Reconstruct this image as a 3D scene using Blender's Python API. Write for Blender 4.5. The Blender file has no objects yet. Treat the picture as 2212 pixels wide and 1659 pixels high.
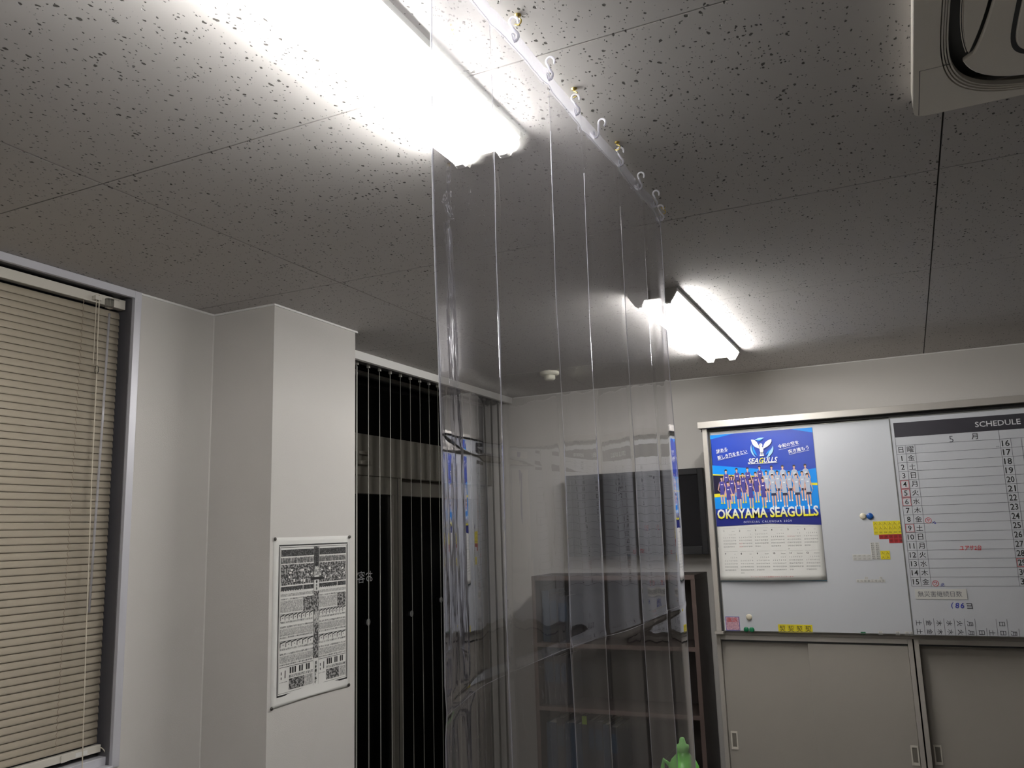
import bpy, bmesh, math, random
from mathutils import Matrix, Vector

random.seed(7)
SC = bpy.context.scene
COL = SC.collection
PI = math.pi

# ------------------------------------------------------------------ camera, world, exposure
CAM_Z = 1.66
def setup_camera():
    yaw, pit, rol = (math.radians(a) for a in (-25.0558, 10.1633, -1.8462))
    cy, sy, cp, sp = math.cos(yaw), math.sin(yaw), math.cos(pit), math.sin(pit)
    r0 = Vector((cy, -sy, 0)); f = Vector((sy*cp, cy*cp, sp)); u0 = r0.cross(f)
    r = math.cos(rol)*r0 + math.sin(rol)*u0
    u = -math.sin(rol)*r0 + math.cos(rol)*u0
    m = Matrix(((r.x, u.x, -f.x, 0), (r.y, u.y, -f.y, 0), (r.z, u.z, -f.z, CAM_Z), (0, 0, 0, 1)))
    cd = bpy.data.cameras.new('camera'); cd.sensor_width = 36; cd.lens = 36*1789.83/2212
    cd.clip_start = .02
    co = bpy.data.objects.new('camera', cd); COL.objects.link(co); co.matrix_world = m
    SC.camera = co
setup_camera()
w = bpy.data.worlds.new('night'); SC.world = w; w.use_nodes = True
w.node_tree.nodes['Background'].inputs[0].default_value = (.004, .004, .006, 1)
w.node_tree.nodes['Background'].inputs[1].default_value = 1
vs = SC.view_settings
vs.view_transform = 'Standard'; vs.look = 'None'; vs.gamma = 1; vs.use_curve_mapping = False
vs.exposure = 0.0
SC.cycles.max_bounces = 6; SC.cycles.transmission_bounces = 4; SC.cycles.transparent_max_bounces = 12
TUBE_STRENGTH = 74.0        # radiance of the lit fluorescent tubes

# ------------------------------------------------------------------ materials
def nodes_of(name):
    m = bpy.data.materials.new(name); m.use_nodes = True
    nt = m.node_tree
    return m, nt, nt.nodes, nt.links, nt.nodes['Principled BSDF']
def mat(name, col, rough=.5, metal=0., spec=.5, var=0., vscale=8., bump=0., bscale=200., stretch=(1, 1, 1)):
    m, nt, N, L, b = nodes_of(name)
    b.inputs['Base Color'].default_value = (*col, 1)
    b.inputs['Roughness'].default_value = rough
    b.inputs['Metallic'].default_value = metal
    b.inputs['Specular IOR Level'].default_value = spec
    if var or bump:
        g = N.new('ShaderNodeNewGeometry'); mp = N.new('ShaderNodeMapping')
        L.new(g.outputs['Position'], mp.inputs['Vector']); mp.inputs['Scale'].default_value = stretch
    if var:
        n = N.new('ShaderNodeTexNoise'); n.inputs['Scale'].default_value = vscale; n.inputs['Detail'].default_value = 3
        L.new(mp.outputs[0], n.inputs['Vector'])
        r = N.new('ShaderNodeMapRange'); r.inputs['To Min'].default_value = 1-var; r.inputs['To Max'].default_value = 1+var
        L.new(n.outputs['Fac'], r.inputs['Value'])
        mx = N.new('ShaderNodeMixRGB'); mx.blend_type = 'MULTIPLY'; mx.inputs[0].default_value = 1
        mx.inputs[1].default_value = (*col, 1); L.new(r.outputs[0], mx.inputs[2]); L.new(mx.outputs[0], b.inputs['Base Color'])
    if bump:
        n = N.new('ShaderNodeTexNoise'); n.inputs['Scale'].default_value = bscale; n.inputs['Detail'].default_value = 3
        L.new(mp.outputs[0], n.inputs['Vector'])
        bp = N.new('ShaderNodeBump'); bp.inputs['Strength'].default_value = bump; bp.inputs['Distance'].default_value = .002
        L.new(n.outputs['Fac'], bp.inputs['Height']); L.new(bp.outputs[0], b.inputs['Normal'])
    return m

def ceiling_mat():
    m, nt, N, L, b = nodes_of('pitted ceiling board')
    b.inputs['Roughness'].default_value = .85; b.inputs['Specular IOR Level'].default_value = .2
    g = N.new('ShaderNodeNewGeometry')
    dist = N.new('ShaderNodeTexNoise'); dist.inputs['Scale'].default_value = 80; dist.inputs['Detail'].default_value = 2
    L.new(g.outputs['Position'], dist.inputs['Vector'])
    sub = N.new('ShaderNodeVectorMath'); sub.operation = 'SUBTRACT'; sub.inputs[1].default_value = (.5, .5, .5)
    L.new(dist.outputs['Color'], sub.inputs[0])
    sc = N.new('ShaderNodeVectorMath'); sc.operation = 'SCALE'; sc.inputs['Scale'].default_value = .0105
    L.new(sub.outputs[0], sc.inputs[0])
    add = N.new('ShaderNodeVectorMath'); add.operation = 'ADD'
    L.new(g.outputs['Position'], add.inputs[0]); L.new(sc.outputs[0], add.inputs[1])
    flat = N.new('ShaderNodeVectorMath'); flat.operation = 'MULTIPLY'; flat.inputs[1].default_value = (1, .64, 0)
    L.new(add.outputs[0], flat.inputs[0])
    masks = []
    for scale, lo, hi, keep in ((88, .15, .30, .46), (165, .17, .32, .45)):
        v = N.new('ShaderNodeTexVoronoi'); v.inputs['Scale'].default_value = scale
        L.new(flat.outputs[0], v.inputs['Vector'])
        sep = N.new('ShaderNodeSeparateColor'); L.new(v.outputs['Color'], sep.inputs[0])
        thr = N.new('ShaderNodeMapRange'); thr.inputs['To Min'].default_value = lo*.35; thr.inputs['To Max'].default_value = hi
        L.new(sep.outputs[0], thr.inputs['Value'])
        lt = N.new('ShaderNodeMath'); lt.operation = 'SUBTRACT'; L.new(thr.outputs[0], lt.inputs[0]); L.new(v.outputs['Distance'], lt.inputs[1])
        sm = N.new('ShaderNodeMapRange'); sm.inputs['From Min'].default_value = 0; sm.inputs['From Max'].default_value = .07
        L.new(lt.outputs[0], sm.inputs['Value'])
        kp = N.new('ShaderNodeMath'); kp.operation = 'GREATER_THAN'; kp.inputs[1].default_value = keep
        L.new(sep.outputs[1], kp.inputs[0])
        mu = N.new('ShaderNodeMath'); mu.operation = 'MULTIPLY'; L.new(sm.outputs[0], mu.inputs[0]); L.new(kp.outputs[0], mu.inputs[1])
        masks.append(mu)
    mxm = N.new('ShaderNodeMath'); mxm.operation = 'MAXIMUM'
    L.new(masks[0].outputs[0], mxm.inputs[0]); L.new(masks[1].outputs[0], mxm.inputs[1])
    mix = N.new('ShaderNodeMixRGB'); mix.inputs[1].default_value = (.50, .48, .47, 1); mix.inputs[2].default_value = (.10, .095, .088, 1)  # dark pit colour paints in the shade inside the holes
    L.new(mxm.outputs[0], mix.inputs[0]); L.new(mix.outputs[0], b.inputs['Base Color'])
    inv = N.new('ShaderNodeMath'); inv.operation = 'SUBTRACT'; inv.inputs[0].default_value = 1; L.new(mxm.outputs[0], inv.inputs[1])
    bp = N.new('ShaderNodeBump'); bp.inputs['Strength'].default_value = .9; bp.inputs['Distance'].default_value = .003
    L.new(inv.outputs[0], bp.inputs['Height']); L.new(bp.outputs[0], b.inputs['Normal'])
    return m

def emit_mat(name, col, s):
    m, nt, N, L, b = nodes_of(name)
    b.inputs['Base Color'].default_value = (.9, .9, .9, 1)
    b.inputs['Emission Color'].default_value = (*col, 1); b.inputs['Emission Strength'].default_value = s
    return m

def vinyl_mat(name, haze, rough=.035, tint=(.93, .93, .935), milky=0., body=.86):
    m, nt, N, L, b = nodes_of(name)
    N.remove(b); out = [n for n in N if n.type == 'OUTPUT_MATERIAL'][0]
    g = N.new('ShaderNodeNewGeometry')
    mp = N.new('ShaderNodeMapping'); mp.inputs['Scale'].default_value = (1, 1, .22); L.new(g.outputs['Position'], mp.inputs[0])
    n1 = N.new('ShaderNodeTexNoise'); n1.inputs['Scale'].default_value = 22; n1.inputs['Detail'].default_value = 3; L.new(mp.outputs[0], n1.inputs['Vector'])
    n2 = N.new('ShaderNodeTexNoise'); n2.inputs['Scale'].default_value = 170; n2.inputs['Detail'].default_value = 4; L.new(mp.outputs[0], n2.inputs['Vector'])
    big = N.new('ShaderNodeTexNoise'); big.inputs['Scale'].default_value = 4; L.new(g.outputs['Position'], big.inputs['Vector'])
    bp = N.new('ShaderNodeBump'); bp.inputs['Strength'].default_value = .22; bp.inputs['Distance'].default_value = .0016; L.new(n1.outputs['Fac'], bp.inputs['Height'])
    tr0 = N.new('ShaderNodeBsdfTransparent'); tr0.inputs[0].default_value = (*tint, 1)
    rf = N.new('ShaderNodeBsdfRefraction'); rf.inputs[0].default_value = (*tint, 1); rf.inputs['IOR'].default_value = 1.02; rf.inputs['Roughness'].default_value = .36
    tr = N.new('ShaderNodeMixShader'); tr.inputs[0].default_value = .25; L.new(tr0.outputs[0], tr.inputs[1]); L.new(rf.outputs[0], tr.inputs[2])
    gl = N.new('ShaderNodeBsdfGlossy'); gl.inputs['Roughness'].default_value = rough; gl.inputs[0].default_value = (.95, .95, 1, 1)
    L.new(bp.outputs[0], gl.inputs['Normal'])
    fr = N.new('ShaderNodeFresnel'); fr.inputs['IOR'].default_value = 1.54
    fm = N.new('ShaderNodeMath'); fm.operation = 'MULTIPLY'; fm.inputs[1].default_value = 1.7; fm.use_clamp = True; L.new(fr.outputs[0], fm.inputs[0])
    m1 = N.new('ShaderNodeMixShader'); L.new(fm.outputs[0], m1.inputs[0]); L.new(tr.outputs[0], m1.inputs[1]); L.new(gl.outputs[0], m1.inputs[2])
    df = N.new('ShaderNodeBsdfDiffuse'); df.inputs[0].default_value = (body, body*.99, body*1.04, 1)
    tl = N.new('ShaderNodeBsdfTranslucent'); tl.inputs[0].default_value = (body, body*.985, body*1.06, 1)
    dm = N.new('ShaderNodeMixShader'); dm.inputs[0].default_value = .45; L.new(df.outputs[0], dm.inputs[1]); L.new(tl.outputs[0], dm.inputs[2])
    # scuffs: fine upright scratches that come and go over the sheet
    s1 = N.new('ShaderNodeMapRange'); s1.inputs['From Min'].default_value = .60; s1.inputs['From Max'].default_value = .78; L.new(n2.outputs['Fac'], s1.inputs['Value'])
    s2 = N.new('ShaderNodeMapRange'); s2.inputs['From Min'].default_value = .45; s2.inputs['From Max'].default_value = .68; L.new(big.outputs['Fac'], s2.inputs['Value'])
    s3 = N.new('ShaderNodeMath'); s3.operation = 'MULTIPLY'; L.new(s1.outputs[0], s3.inputs[0]); L.new(s2.outputs[0], s3.inputs[1])
    s4 = N.new('ShaderNodeMath'); s4.operation = 'MULTIPLY_ADD'; L.new(s3.outputs[0], s4.inputs[0]); s4.inputs[1].default_value = haze*10; s4.inputs[2].default_value = haze+milky
    s4.use_clamp = True
    m2 = N.new('ShaderNodeMixShader'); L.new(s4.outputs[0], m2.inputs[0]); L.new(m1.outputs[0], m2.inputs[1]); L.new(dm.outputs[0], m2.inputs[2])
    L.new(m2.outputs[0], out.inputs[0])
    return m

def glass_mat(name, tint, k=1.):
    m, nt, N, L, b = nodes_of(name)
    N.remove(b); out = [n for n in N if n.type == 'OUTPUT_MATERIAL'][0]
    tr = N.new('ShaderNodeBsdfTransparent'); tr.inputs[0].default_value = (*tint, 1)
    gl = N.new('ShaderNodeBsdfGlossy'); gl.inputs['Roughness'].default_value = .02
    fr = N.new('ShaderNodeFresnel'); fr.inputs['IOR'].default_value = 1.45
    fm = N.new('ShaderNodeMath'); fm.operation = 'MULTIPLY'; fm.inputs[1].default_value = k; L.new(fr.outputs[0], fm.inputs[0])
    m1 = N.new('ShaderNodeMixShader'); L.new(fm.outputs[0], m1.inputs[0]); L.new(tr.outputs[0], m1.inputs[1]); L.new(gl.outputs[0], m1.inputs[2])
    L.new(m1.outputs[0], out.inputs[0])
    return m

def title_mat():
    # printed two-colour lettering: yellow below, white above
    m, nt, N, L, b = nodes_of('yellow to white print')
    g = N.new('ShaderNodeNewGeometry'); s = N.new('ShaderNodeSeparateXYZ'); L.new(g.outputs['Position'], s.inputs[0])
    r = N.new('ShaderNodeMapRange'); r.inputs['From Min'].default_value = 1.700; r.inputs['From Max'].default_value = 1.728; L.new(s.outputs['Z'], r.inputs['Value'])
    mx = N.new('ShaderNodeMixRGB'); mx.inputs[1].default_value = (.85, .78, .02, 1); mx.inputs[2].default_value = (.9, .9, .9, 1)
    L.new(r.outputs[0], mx.inputs[0]); L.new(mx.outputs[0], b.inputs['Base Color']); b.inputs['Roughness'].default_value = .35
    return m

M = {}
M['ceiling'] = ceiling_mat()
M['ceiling_back'] = mat('ceiling joint', (.05, .045, .04), .9)
M['wall'] = mat('off white woven wallpaper', (.595, .572, .545), .8, spec=.25, var=.03, vscale=3, bump=.25, bscale=420)
M['floor'] = mat('grey floor tile', (.20, .195, .185), .4, var=.08)
M['white_trim'] = mat('white plastic trim', (.78, .77, .75), .45)
M['caulk'] = mat('pale caulk', (.62, .60, .57), .7)
M['alu'] = mat('lavender grey aluminium', (.58, .575, .62), .40, metal=.15, var=.03)
M['alu_dark'] = mat('dark grey aluminium', (.13, .125, .135), .45, metal=.3)
M['slat'] = mat('beige painted slat', (.50, .44, .35), .20, spec=.7)
M['cream'] = mat('cream plastic', (.62, .585, .52), .4)
M['cord'] = mat('cream cord', (.60, .54, .44), .7)
M['cord_dark'] = mat('tan ladder cord', (.30, .24, .18), .8)
M['clear_rod'] = glass_mat('clear acrylic rod', (.93, .93, .92), 3.0)
M['night_glass'] = glass_mat('window glass at night', (.55, .56, .58), 1.)
M['bronze'] = mat('grey bronze door metal', (.19, .175, .15), .45, metal=.3, var=.04)
M['vane'] = mat('grey fabric blind vane', (.34, .33, .30), .8)
M['paper'] = mat('white paper', (.74, .73, .70), .7, var=.03, vscale=10)
M['ink'] = mat('black printing ink', (.022, .022, .022), .6)
M['ink_grey'] = mat('grey fine print', (.20, .20, .20), .7, var=.9, vscale=320)
M['ink_pale'] = mat('pale fine print', (.44, .43, .42), .7, var=.7, vscale=300)
M['pin'] = mat('dark pin head', (.05, .045, .04), .35)
M['tube'] = emit_mat('lit fluorescent tube', (1., .985, .95), TUBE_STRENGTH)
M['lamp_body'] = mat('white enamel lamp body', (.80, .80, .78), .35)
M['lamp_end'] = mat('grey lamp end plate', (.34, .33, .31), .5)
M['vinyl'] = vinyl_mat('clear vinyl sheet', .012, .016)
M['vinyl_hem'] = vinyl_mat('milky vinyl hem', .03, .15, (.86, .86, .90), .50, .45)
M['vinyl_crease'] = vinyl_mat('whitened vinyl crease', .05, .12, (.92, .92, .93), .30)
M['hook'] = vinyl_mat('milky white plastic', .3, .2, (.9, .9, .9), .60, .9)
M['brass'] = mat('brass', (.62, .47, .15), .30, metal=1.)
M['ac'] = mat('cream air conditioner plastic', (.90, .85, .77), .42, var=.02)
M['ac_dark'] = mat('black air slot', (.012, .012, .012), .6)
M['ac_mesh'] = mat('dark grey slot lining', (.09, .09, .09), .5)
M['steel'] = mat('beige painted steel', (.345, .32, .285), .42, spec=.5, var=.03, vscale=4)
M['steel_light'] = mat('pale beige steel frame', (.44, .41, .375), .38, metal=.15)
M['satin'] = mat('satin aluminium rail', (.62, .585, .54), .33, metal=.55)
M['seal_gap'] = mat('black seal and gap shade', (.02, .02, .02), .7)
M['board'] = mat('white enamel board', (.56, .572, .605), .22, spec=.5)
M['board_edge'] = mat('grey board edge', (.20, .20, .19), .4, metal=.3)
M['board_line'] = mat('thin dark rule', (.11, .11, .13), .5)
M['band'] = mat('charcoal band', (.035, .033, .042), .45)
M['band_text'] = mat('pale lettering', (.62, .62, .64), .5)
M['red_ink'] = mat('red marker', (.62, .03, .035), .5)
M['blue_ink'] = mat('blue marker', (.03, .04, .35), .5)
M['magnet_yellow'] = mat('yellow magnet sheet', (.72, .60, .02), .45)
M['magnet_red'] = mat('dark red magnet sheet', (.36, .012, .014), .45)
M['magnet_white'] = mat('white magnet sheet', (.60, .59, .56), .5)
M['magnet_cream'] = mat('cream magnet', (.66, .60, .47), .35)
M['magnet_blue'] = mat('blue magnet', (.01, .07, .28), .25)
M['magnet_green'] = mat('green magnet', (.004, .15, .06), .35)
M['p_blue'] = mat('royal blue print', (.012, .045, .36), .28, spec=.6)
M['p_sky'] = mat('sky blue print', (.005, .26, .80), .3)
M['p_navy'] = mat('navy print', (.012, .018, .17), .3)
M['p_black'] = mat('dark indigo print', (.012, .010, .035), .3)
M['p_yellow'] = mat('yellow print', (.80, .72, .03), .35)
M['p_white'] = mat('white print', (.86, .86, .86), .35)
M['p_pale'] = mat('pale blue print', (.35, .62, .90), .35)
M['p_skin'] = mat('printed skin', (.70, .42, .32), .4)
M['p_hair'] = mat('printed hair', (.03, .015, .012), .4)
M['p_jersey'] = mat('printed indigo jersey', (.055, .045, .26), .4)
M['p_jersey2'] = mat('printed grey jersey', (.42, .48, .60), .4)
M['p_short'] = mat('printed dark shorts', (.02, .02, .06), .4)
M['p_title'] = title_mat()
M['p_red'] = mat('red print', (.55, .10, .10), .5)
M['p_teal'] = mat('teal painted shadow', (.05, .16, .24), .4)  # shadow under the calendar edge, painted as a teal colour
M['tv'] = mat('black television plastic', (.018, .018, .020), .35)
M['screen'] = mat('black television screen', (.010, .010, .012), .16)
M['wood'] = mat('dark walnut board', (.030, .021, .018), .5, var=.25, vscale=6, stretch=(6, 6, 1))
M['wood_edge'] = mat('brown walnut edge', (.095, .066, .058), .5, var=.15, vscale=8)
M['green_bottle'] = mat('light green plastic', (.20, .66, .12), .3)
M['cap_green'] = mat('pale green cap', (.30, .70, .22), .35)
M['lime'] = mat('lime file box', (.30, .48, .02), .5)
M['binder'] = mat('dark binder', (.018, .018, .024), .5)
M['binder2'] = mat('dark blue binder', (.012, .03, .06), .5)
M['sensor'] = mat('ivory sensor plastic', (.80, .78, .66), .4)
M['sticker1'] = mat('pink and blue print', (.52, .30, .36), .5, var=.8, vscale=160)

# ------------------------------------------------------------------ mesh helpers
class MB:
    def __init__(s): s.v = []; s.f = []
    def add(s, vs_, fs_):
        o = len(s.v); s.v += [tuple(p) for p in vs_]; s.f += [tuple(i+o for i in f) for f in fs_]; return s
    def box(s, x0, x1, y0, y1, z0, z1):
        return s.add([(x0, y0, z0), (x1, y0, z0), (x1, y1, z0), (x0, y1, z0), (x0, y0, z1), (x1, y0, z1), (x1, y1, z1), (x0, y1, z1)],
                     [(3, 2, 1, 0), (4, 5, 6, 7), (0, 1, 5, 4), (1, 2, 6, 5), (2, 3, 7, 6), (3, 0, 4, 7)])
    def prism(s, poly, axis, d0, d1):
        """poly: 2D points; axis 'x': (y,z), 'y': (x,z), 'z': (x,y)"""
        def P(p, d): return (d, p[0], p[1]) if axis == 'x' else (p[0], d, p[1]) if axis == 'y' else (p[0], p[1], d)
        n = len(poly)
        vv = [P(p, d0) for p in poly]+[P(p, d1) for p in poly]
        ff = [tuple(range(n-1, -1, -1)), tuple(range(n, 2*n))]+[(i, (i+1) % n, n+(i+1) % n, n+i) for i in range(n)]
        return s.add(vv, ff)
    def ring(s, outer, inner, z0, z1):
        """flat ring between two xy loops of the same length, with thickness"""
        n = len(outer)
        vv = [(x, y, z0) for x, y in outer]+[(x, y, z0) for x, y in inner]+[(x, y, z1) for x, y in outer]+[(x, y, z1) for x, y in inner]
        ff = []
        for i in range(n):
            j = (i+1) % n
            ff += [(i, n+i, n+j, j), (2*n+i, 2*n+j, 3*n+j, 3*n+i), (i, j, 2*n+j, 2*n+i), (n+i, 3*n+i, 3*n+j, n+j)]
        return s.add(vv, ff)
    def tube(s, pts, r, seg=8, closed=False):
        pts = [Vector(p) for p in pts]; n = len(pts); vv = []; ff = []
        rr = r if isinstance(r, (list, tuple)) else [r]*n
        up = None
        for i, p in enumerate(pts):
            if closed: t = pts[(i+1) % n]-pts[i-1]
            else: t = pts[min(i+1, n-1)]-pts[max(i-1, 0)]
            t.normalize()
            if up is None:
                up = Vector((0, 0, 1)) if abs(t.z) < .9 else Vector((1, 0, 0))
            a = t.cross(up); a.normalize(); b = a.cross(t); b.normalize(); up = b
            for k in range(seg):
                an = 2*PI*k/seg; vv.append(p+rr[i]*(math.cos(an)*a+math.sin(an)*b))
        m = n if closed else n-1
        for i in range(m):
            for k in range(seg):
                a0 = i*seg+k; a1 = i*seg+(k+1) % seg; b0 = ((i+1) % n)*seg+k; b1 = ((i+1) % n)*seg+(k+1) % seg
                ff.append((a0, a1, b1, b0))
        if not closed:
            ff.append(tuple(range(seg-1, -1, -1))); ff.append(tuple((n-1)*seg+k for k in range(seg)))
        return s.add(vv, ff)
    def lathe(s, prof, c, axis='z', seg=24):
        """prof: (radius, along) pairs"""
        vv = []; ff = []; n = len(prof)
        for r, h in prof:
            for k in range(seg):
                a = 2*PI*k/seg; ca, sa = r*math.cos(a), r*math.sin(a)
                vv.append((c[0]+ca, c[1]+sa, c[2]+h) if axis == 'z' else (c[0]+ca, c[1]-h, c[2]+sa) if axis == 'y' else (c[0]+h, c[1]+ca, c[2]+sa))
        for i in range(n-1):
            for k in range(seg):
                ff.append((i*seg+k, i*seg+(k+1) % seg, (i+1)*seg+(k+1) % seg, (i+1)*seg+k))
        ff.append(tuple(range(seg-1, -1, -1))); ff.append(tuple((n-1)*seg+k for k in range(seg)))
        return s.add(vv, ff)
    def poly_y(s, pts, y):
        return s.add([(x, y, z) for x, z in pts], [tuple(range(len(pts)))])
    def rect_y(s, x0, x1, z0, z1, y): return s.poly_y([(x0, z0), (x1, z0), (x1, z1), (x0, z1)], y)
    def rect_x(s, y0, y1, z0, z1, x): return s.add([(x, y0, z0), (x, y1, z0), (x, y1, z1), (x, y0, z1)], [(0, 1, 2, 3)])
    def disc_y(s, cx, cz, rx, rz, y, seg=10, a0=0, a1=2*PI):
        full = abs(a1-a0-2*PI) < 1e-6
        n = seg if full else seg+1
        return s.poly_y([(cx+rx*math.cos(a0+(a1-a0)*k/seg), cz+rz*math.sin(a0+(a1-a0)*k/seg)) for k in range(n)], y)
    def build(s, name, m, parent=None, smooth=False, bevel=0., loc=None):
        me = bpy.data.meshes.new(name)
        o0 = Vector(parent_world(parent)) if parent else Vector(loc or (0, 0, 0))
        me.from_pydata([Vector(p)-o0 for p in s.v], [], s.f)
        bm = bmesh.new(); bm.from_mesh(me)
        if len(s.f) > 1 and not getattr(s, 'flat', False): bmesh.ops.recalc_face_normals(bm, faces=bm.faces)
        bm.to_mesh(me); bm.free()
        me.materials.append(M[m])
        if smooth:
            for p in me.polygons: p.use_smooth = True
        o = bpy.data.objects.new(name, me); COL.objects.link(o)
        if parent: o.parent = parent
        else: o.location = o0
        if bevel:
            b = o.modifiers.new('bevel', 'BEVEL'); b.width = bevel; b.segments = 2; b.limit_method = 'ANGLE'
        return o
class FB(MB):      # flat prints: keep the given facing
    flat = True
def parent_world(p):
    v = Vector(p.location); q = p.parent
    while q: v += q.location; q = q.parent
    return v
def tag(o, label=None, cat=None, group=None, kind=None):
    if label: o['label'] = label
    if cat: o['category'] = cat
    if group: o['group'] = group
    if kind: o['kind'] = kind
    return o
def thing(name, label=None, cat=None, loc=(0, 0, 0), group=None, kind=None):
    o = bpy.data.objects.new(name, None); o.empty_display_size = .05; COL.objects.link(o); o.location = loc
    return tag(o, label, cat, group, kind)
def struct(name, mb, m, label=None, bevel=0., loc=None):
    return tag(mb.build(name, m, bevel=bevel, loc=loc), label, None, None, 'structure')
def share(src, name, parent, loc):
    """another piece with the same mesh"""
    o = src.copy(); COL.objects.link(o); o.name = name; o.parent = parent; o.location = loc; return o

# text meshes through one scratch curve
_tc = bpy.data.curves.new('scratch', 'FONT'); _to = bpy.data.objects.new('scratch', _tc); COL.objects.link(_to)
_cache = {}
def glyphs(body, bold=0.):
    k = (body, bold)
    if k not in _cache:
        _tc.body = body; _tc.size = 1; _tc.resolution_u = 2; _tc.offset = bold
        dg = bpy.context.evaluated_depsgraph_get(); dg.update()
        me = bpy.data.meshes.new_from_object(_to.evaluated_get(dg))
        vv = [(v.co.x, v.co.y) for v in me.vertices]; ff = [tuple(p.vertices) for p in me.polygons]
        bpy.data.meshes.remove(me)
        xs = [p[0] for p in vv]; ys = [p[1] for p in vv]
        _cache[k] = (vv, ff, min(xs), max(xs), min(ys), max(ys))
    return _cache[k]
def text_on(mb, body, cx, cz, h, d, plane='y', w=None, rot=0., bold=0., slant=0., mirror=False):
    """write centred at (cx,cz), letter block h high (and w wide), on plane y=d (seen from -y) or x=d (seen from +x)"""
    vv, ff, x0, x1, y0, y1 = glyphs(body, bold)
    sy = h/(y1-y0); sx = w/(x1-x0) if w else sy
    out = []
    ca, sa = math.cos(rot), math.sin(rot)
    for x, y in vv:
        a = (x-(x0+x1)/2)*sx; b = (y-(y0+y1)/2)*sy; a += b*slant
        if mirror: a = -a
        p, q = a*ca-b*sa, a*sa+b*ca
        out.append((cx+p, d, cz+q) if plane == 'y' else (d, cx+p, cz+q))
    mb.add(out, ff)

def Z(r): return CAM_Z+r
CEIL = 2.505

# ------------------------------------------------------------------ the room shell
XL, XD, XR, YB, YF = -2.294, -2.40, 3.6, 4.724, -3.2
ceil = struct('ceiling', MB().box(-2.75, XR+.1, YF-.1, YB+.1, CEIL+.0125, CEIL+.05), 'ceiling_back', 'white pitted board ceiling')
xs = [-2.60, -1.648, .153, 1.973, XR]
ys = [YF, -2.373, -1.463, -.553, .357, 1.2675, 2.186, 3.096, 4.006, YB]
GAP = .0020
for i in range(len(xs)-1):
    for j in range(len(ys)-1):
        MB().box(xs[i]+GAP, xs[i+1]-GAP, ys[j]+GAP, ys[j+1]-GAP, CEIL, CEIL+.012).build('ceiling_board', 'ceiling', ceil)
struct('floor', MB().box(-2.75, XR+.1, YF-.1, YB+.1, -.05, 0), 'floor')
struct('wall_back', MB().box(-2.75, XR+.1, YB, YB+.1, 0, CEIL), 'wall', 'off white papered end wall behind the television')
struct('wall_right', MB().box(XR, XR+.1, YF, YB, 0, CEIL), 'wall')
struct('wall_front', MB().box(-2.75, XR+.1, YF-.1, YF, 0, CEIL), 'wall')
WY0, WY1, WZ0 = .15, 1.905, Z(-.665)
wl = MB()
wl.box(XL-.16, XL, YF, WY0, 0, CEIL); wl.box(XL-.16, XL, WY1, 2.272, 0, CEIL); wl.box(XL-.16, XL, WY0, WY1, 0, WZ0)
struct('wall_left', wl, 'wall', 'papered wall around the blind covered window')
struct('wall_column', MB().box(XL-.16, -2.003, 2.272, 2.762, 0, CEIL), 'wall', 'square papered column beside the glass door')
struct('trim_1', MB().box(XL, XL+.005, 1.932, 2.267, CEIL-.007, CEIL), 'white_trim', 'thin white ceiling bead beside the window')
struct('trim_2', MB().box(XL, -1.998, 2.266, 2.272, CEIL-.007, CEIL), 'white_trim', 'thin white ceiling bead on the column side')
struct('trim_3', MB().box(-2.003, -1.998, 2.272, 2.775, CEIL-.007, CEIL), 'white_trim', 'thin white ceiling bead on the column front')
struct('trim_4', MB().box(-2.232, -2.21, 2.763, YB-.001, Z(.806), CEIL), 'white_trim', 'white blind pelmet board above the glass door', .001)
struct('trim_6', MB().prism([(XL, 2.272), (XL+.003, 2.272), (XL, 2.269)], 'z', 0, CEIL-.008), 'caulk', 'thin white caulk line in the corner beside the column')
struct('trim_5', MB().box(-2.2, XR, YB-.005, YB, CEIL-.005, CEIL), 'white_trim', 'thin ceiling bead along the end wall')

# window with reveal, frame and glass
win = thing('window_1', 'lavender grey aluminium window frame around the beige blind', None, (XL, WY0, WZ0), kind='structure')
f = MB(); f.box(XL-.001, XL+.012, WY0-.025, WY1, CEIL-.026, CEIL-.001); f.build('frame_top', 'alu', win, bevel=.001)
f = MB(); f.box(XL-.001, XL+.012, WY1, WY1+.027, WZ0-.005, CEIL-.001); f.build('frame_side', 'alu', win, bevel=.001)
f = MB(); f.box(XL-.001, XL+.012, WY0-.027, WY0, WZ0-.005, CEIL-.026); f.build('frame_side', 'alu', win, bevel=.001)
f = MB(); f.box(XL-.125, XL-.001, WY1-.003, WY1, WZ0, CEIL-.001); f.box(XL-.125, XL-.001, WY0, WY0+.003, WZ0, CEIL-.001)
f.box(XL-.125, XL-.001, WY0, WY1, CEIL-.026, CEIL-.022); f.build('reveal_lining', 'alu_dark', win)
f = MB(); f.box(XL-.135, XL+.022, WY0+.003, WY1-.003, WZ0-.016, WZ0+.004); f.build('sill', 'alu', win, bevel=.002)
f = MB(); f.box(XL-.075, XL-.012, WY0+.003, WY1-.003, WZ0+.004, WZ0+.028); f.build('sill_step', 'alu', win, bevel=.001)
f = MB(); f.box(XL-.122, XL-.118, WY0+.003, WY1-.003, WZ0+.004, CEIL-.026); f.build('pane', 'night_glass', win)
f = MB(); f.box(XL-.128, XL-.112, 1.0, 1.05, WZ0+.004, CEIL-.026); f.build('mullion', 'alu_dark', win)

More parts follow.
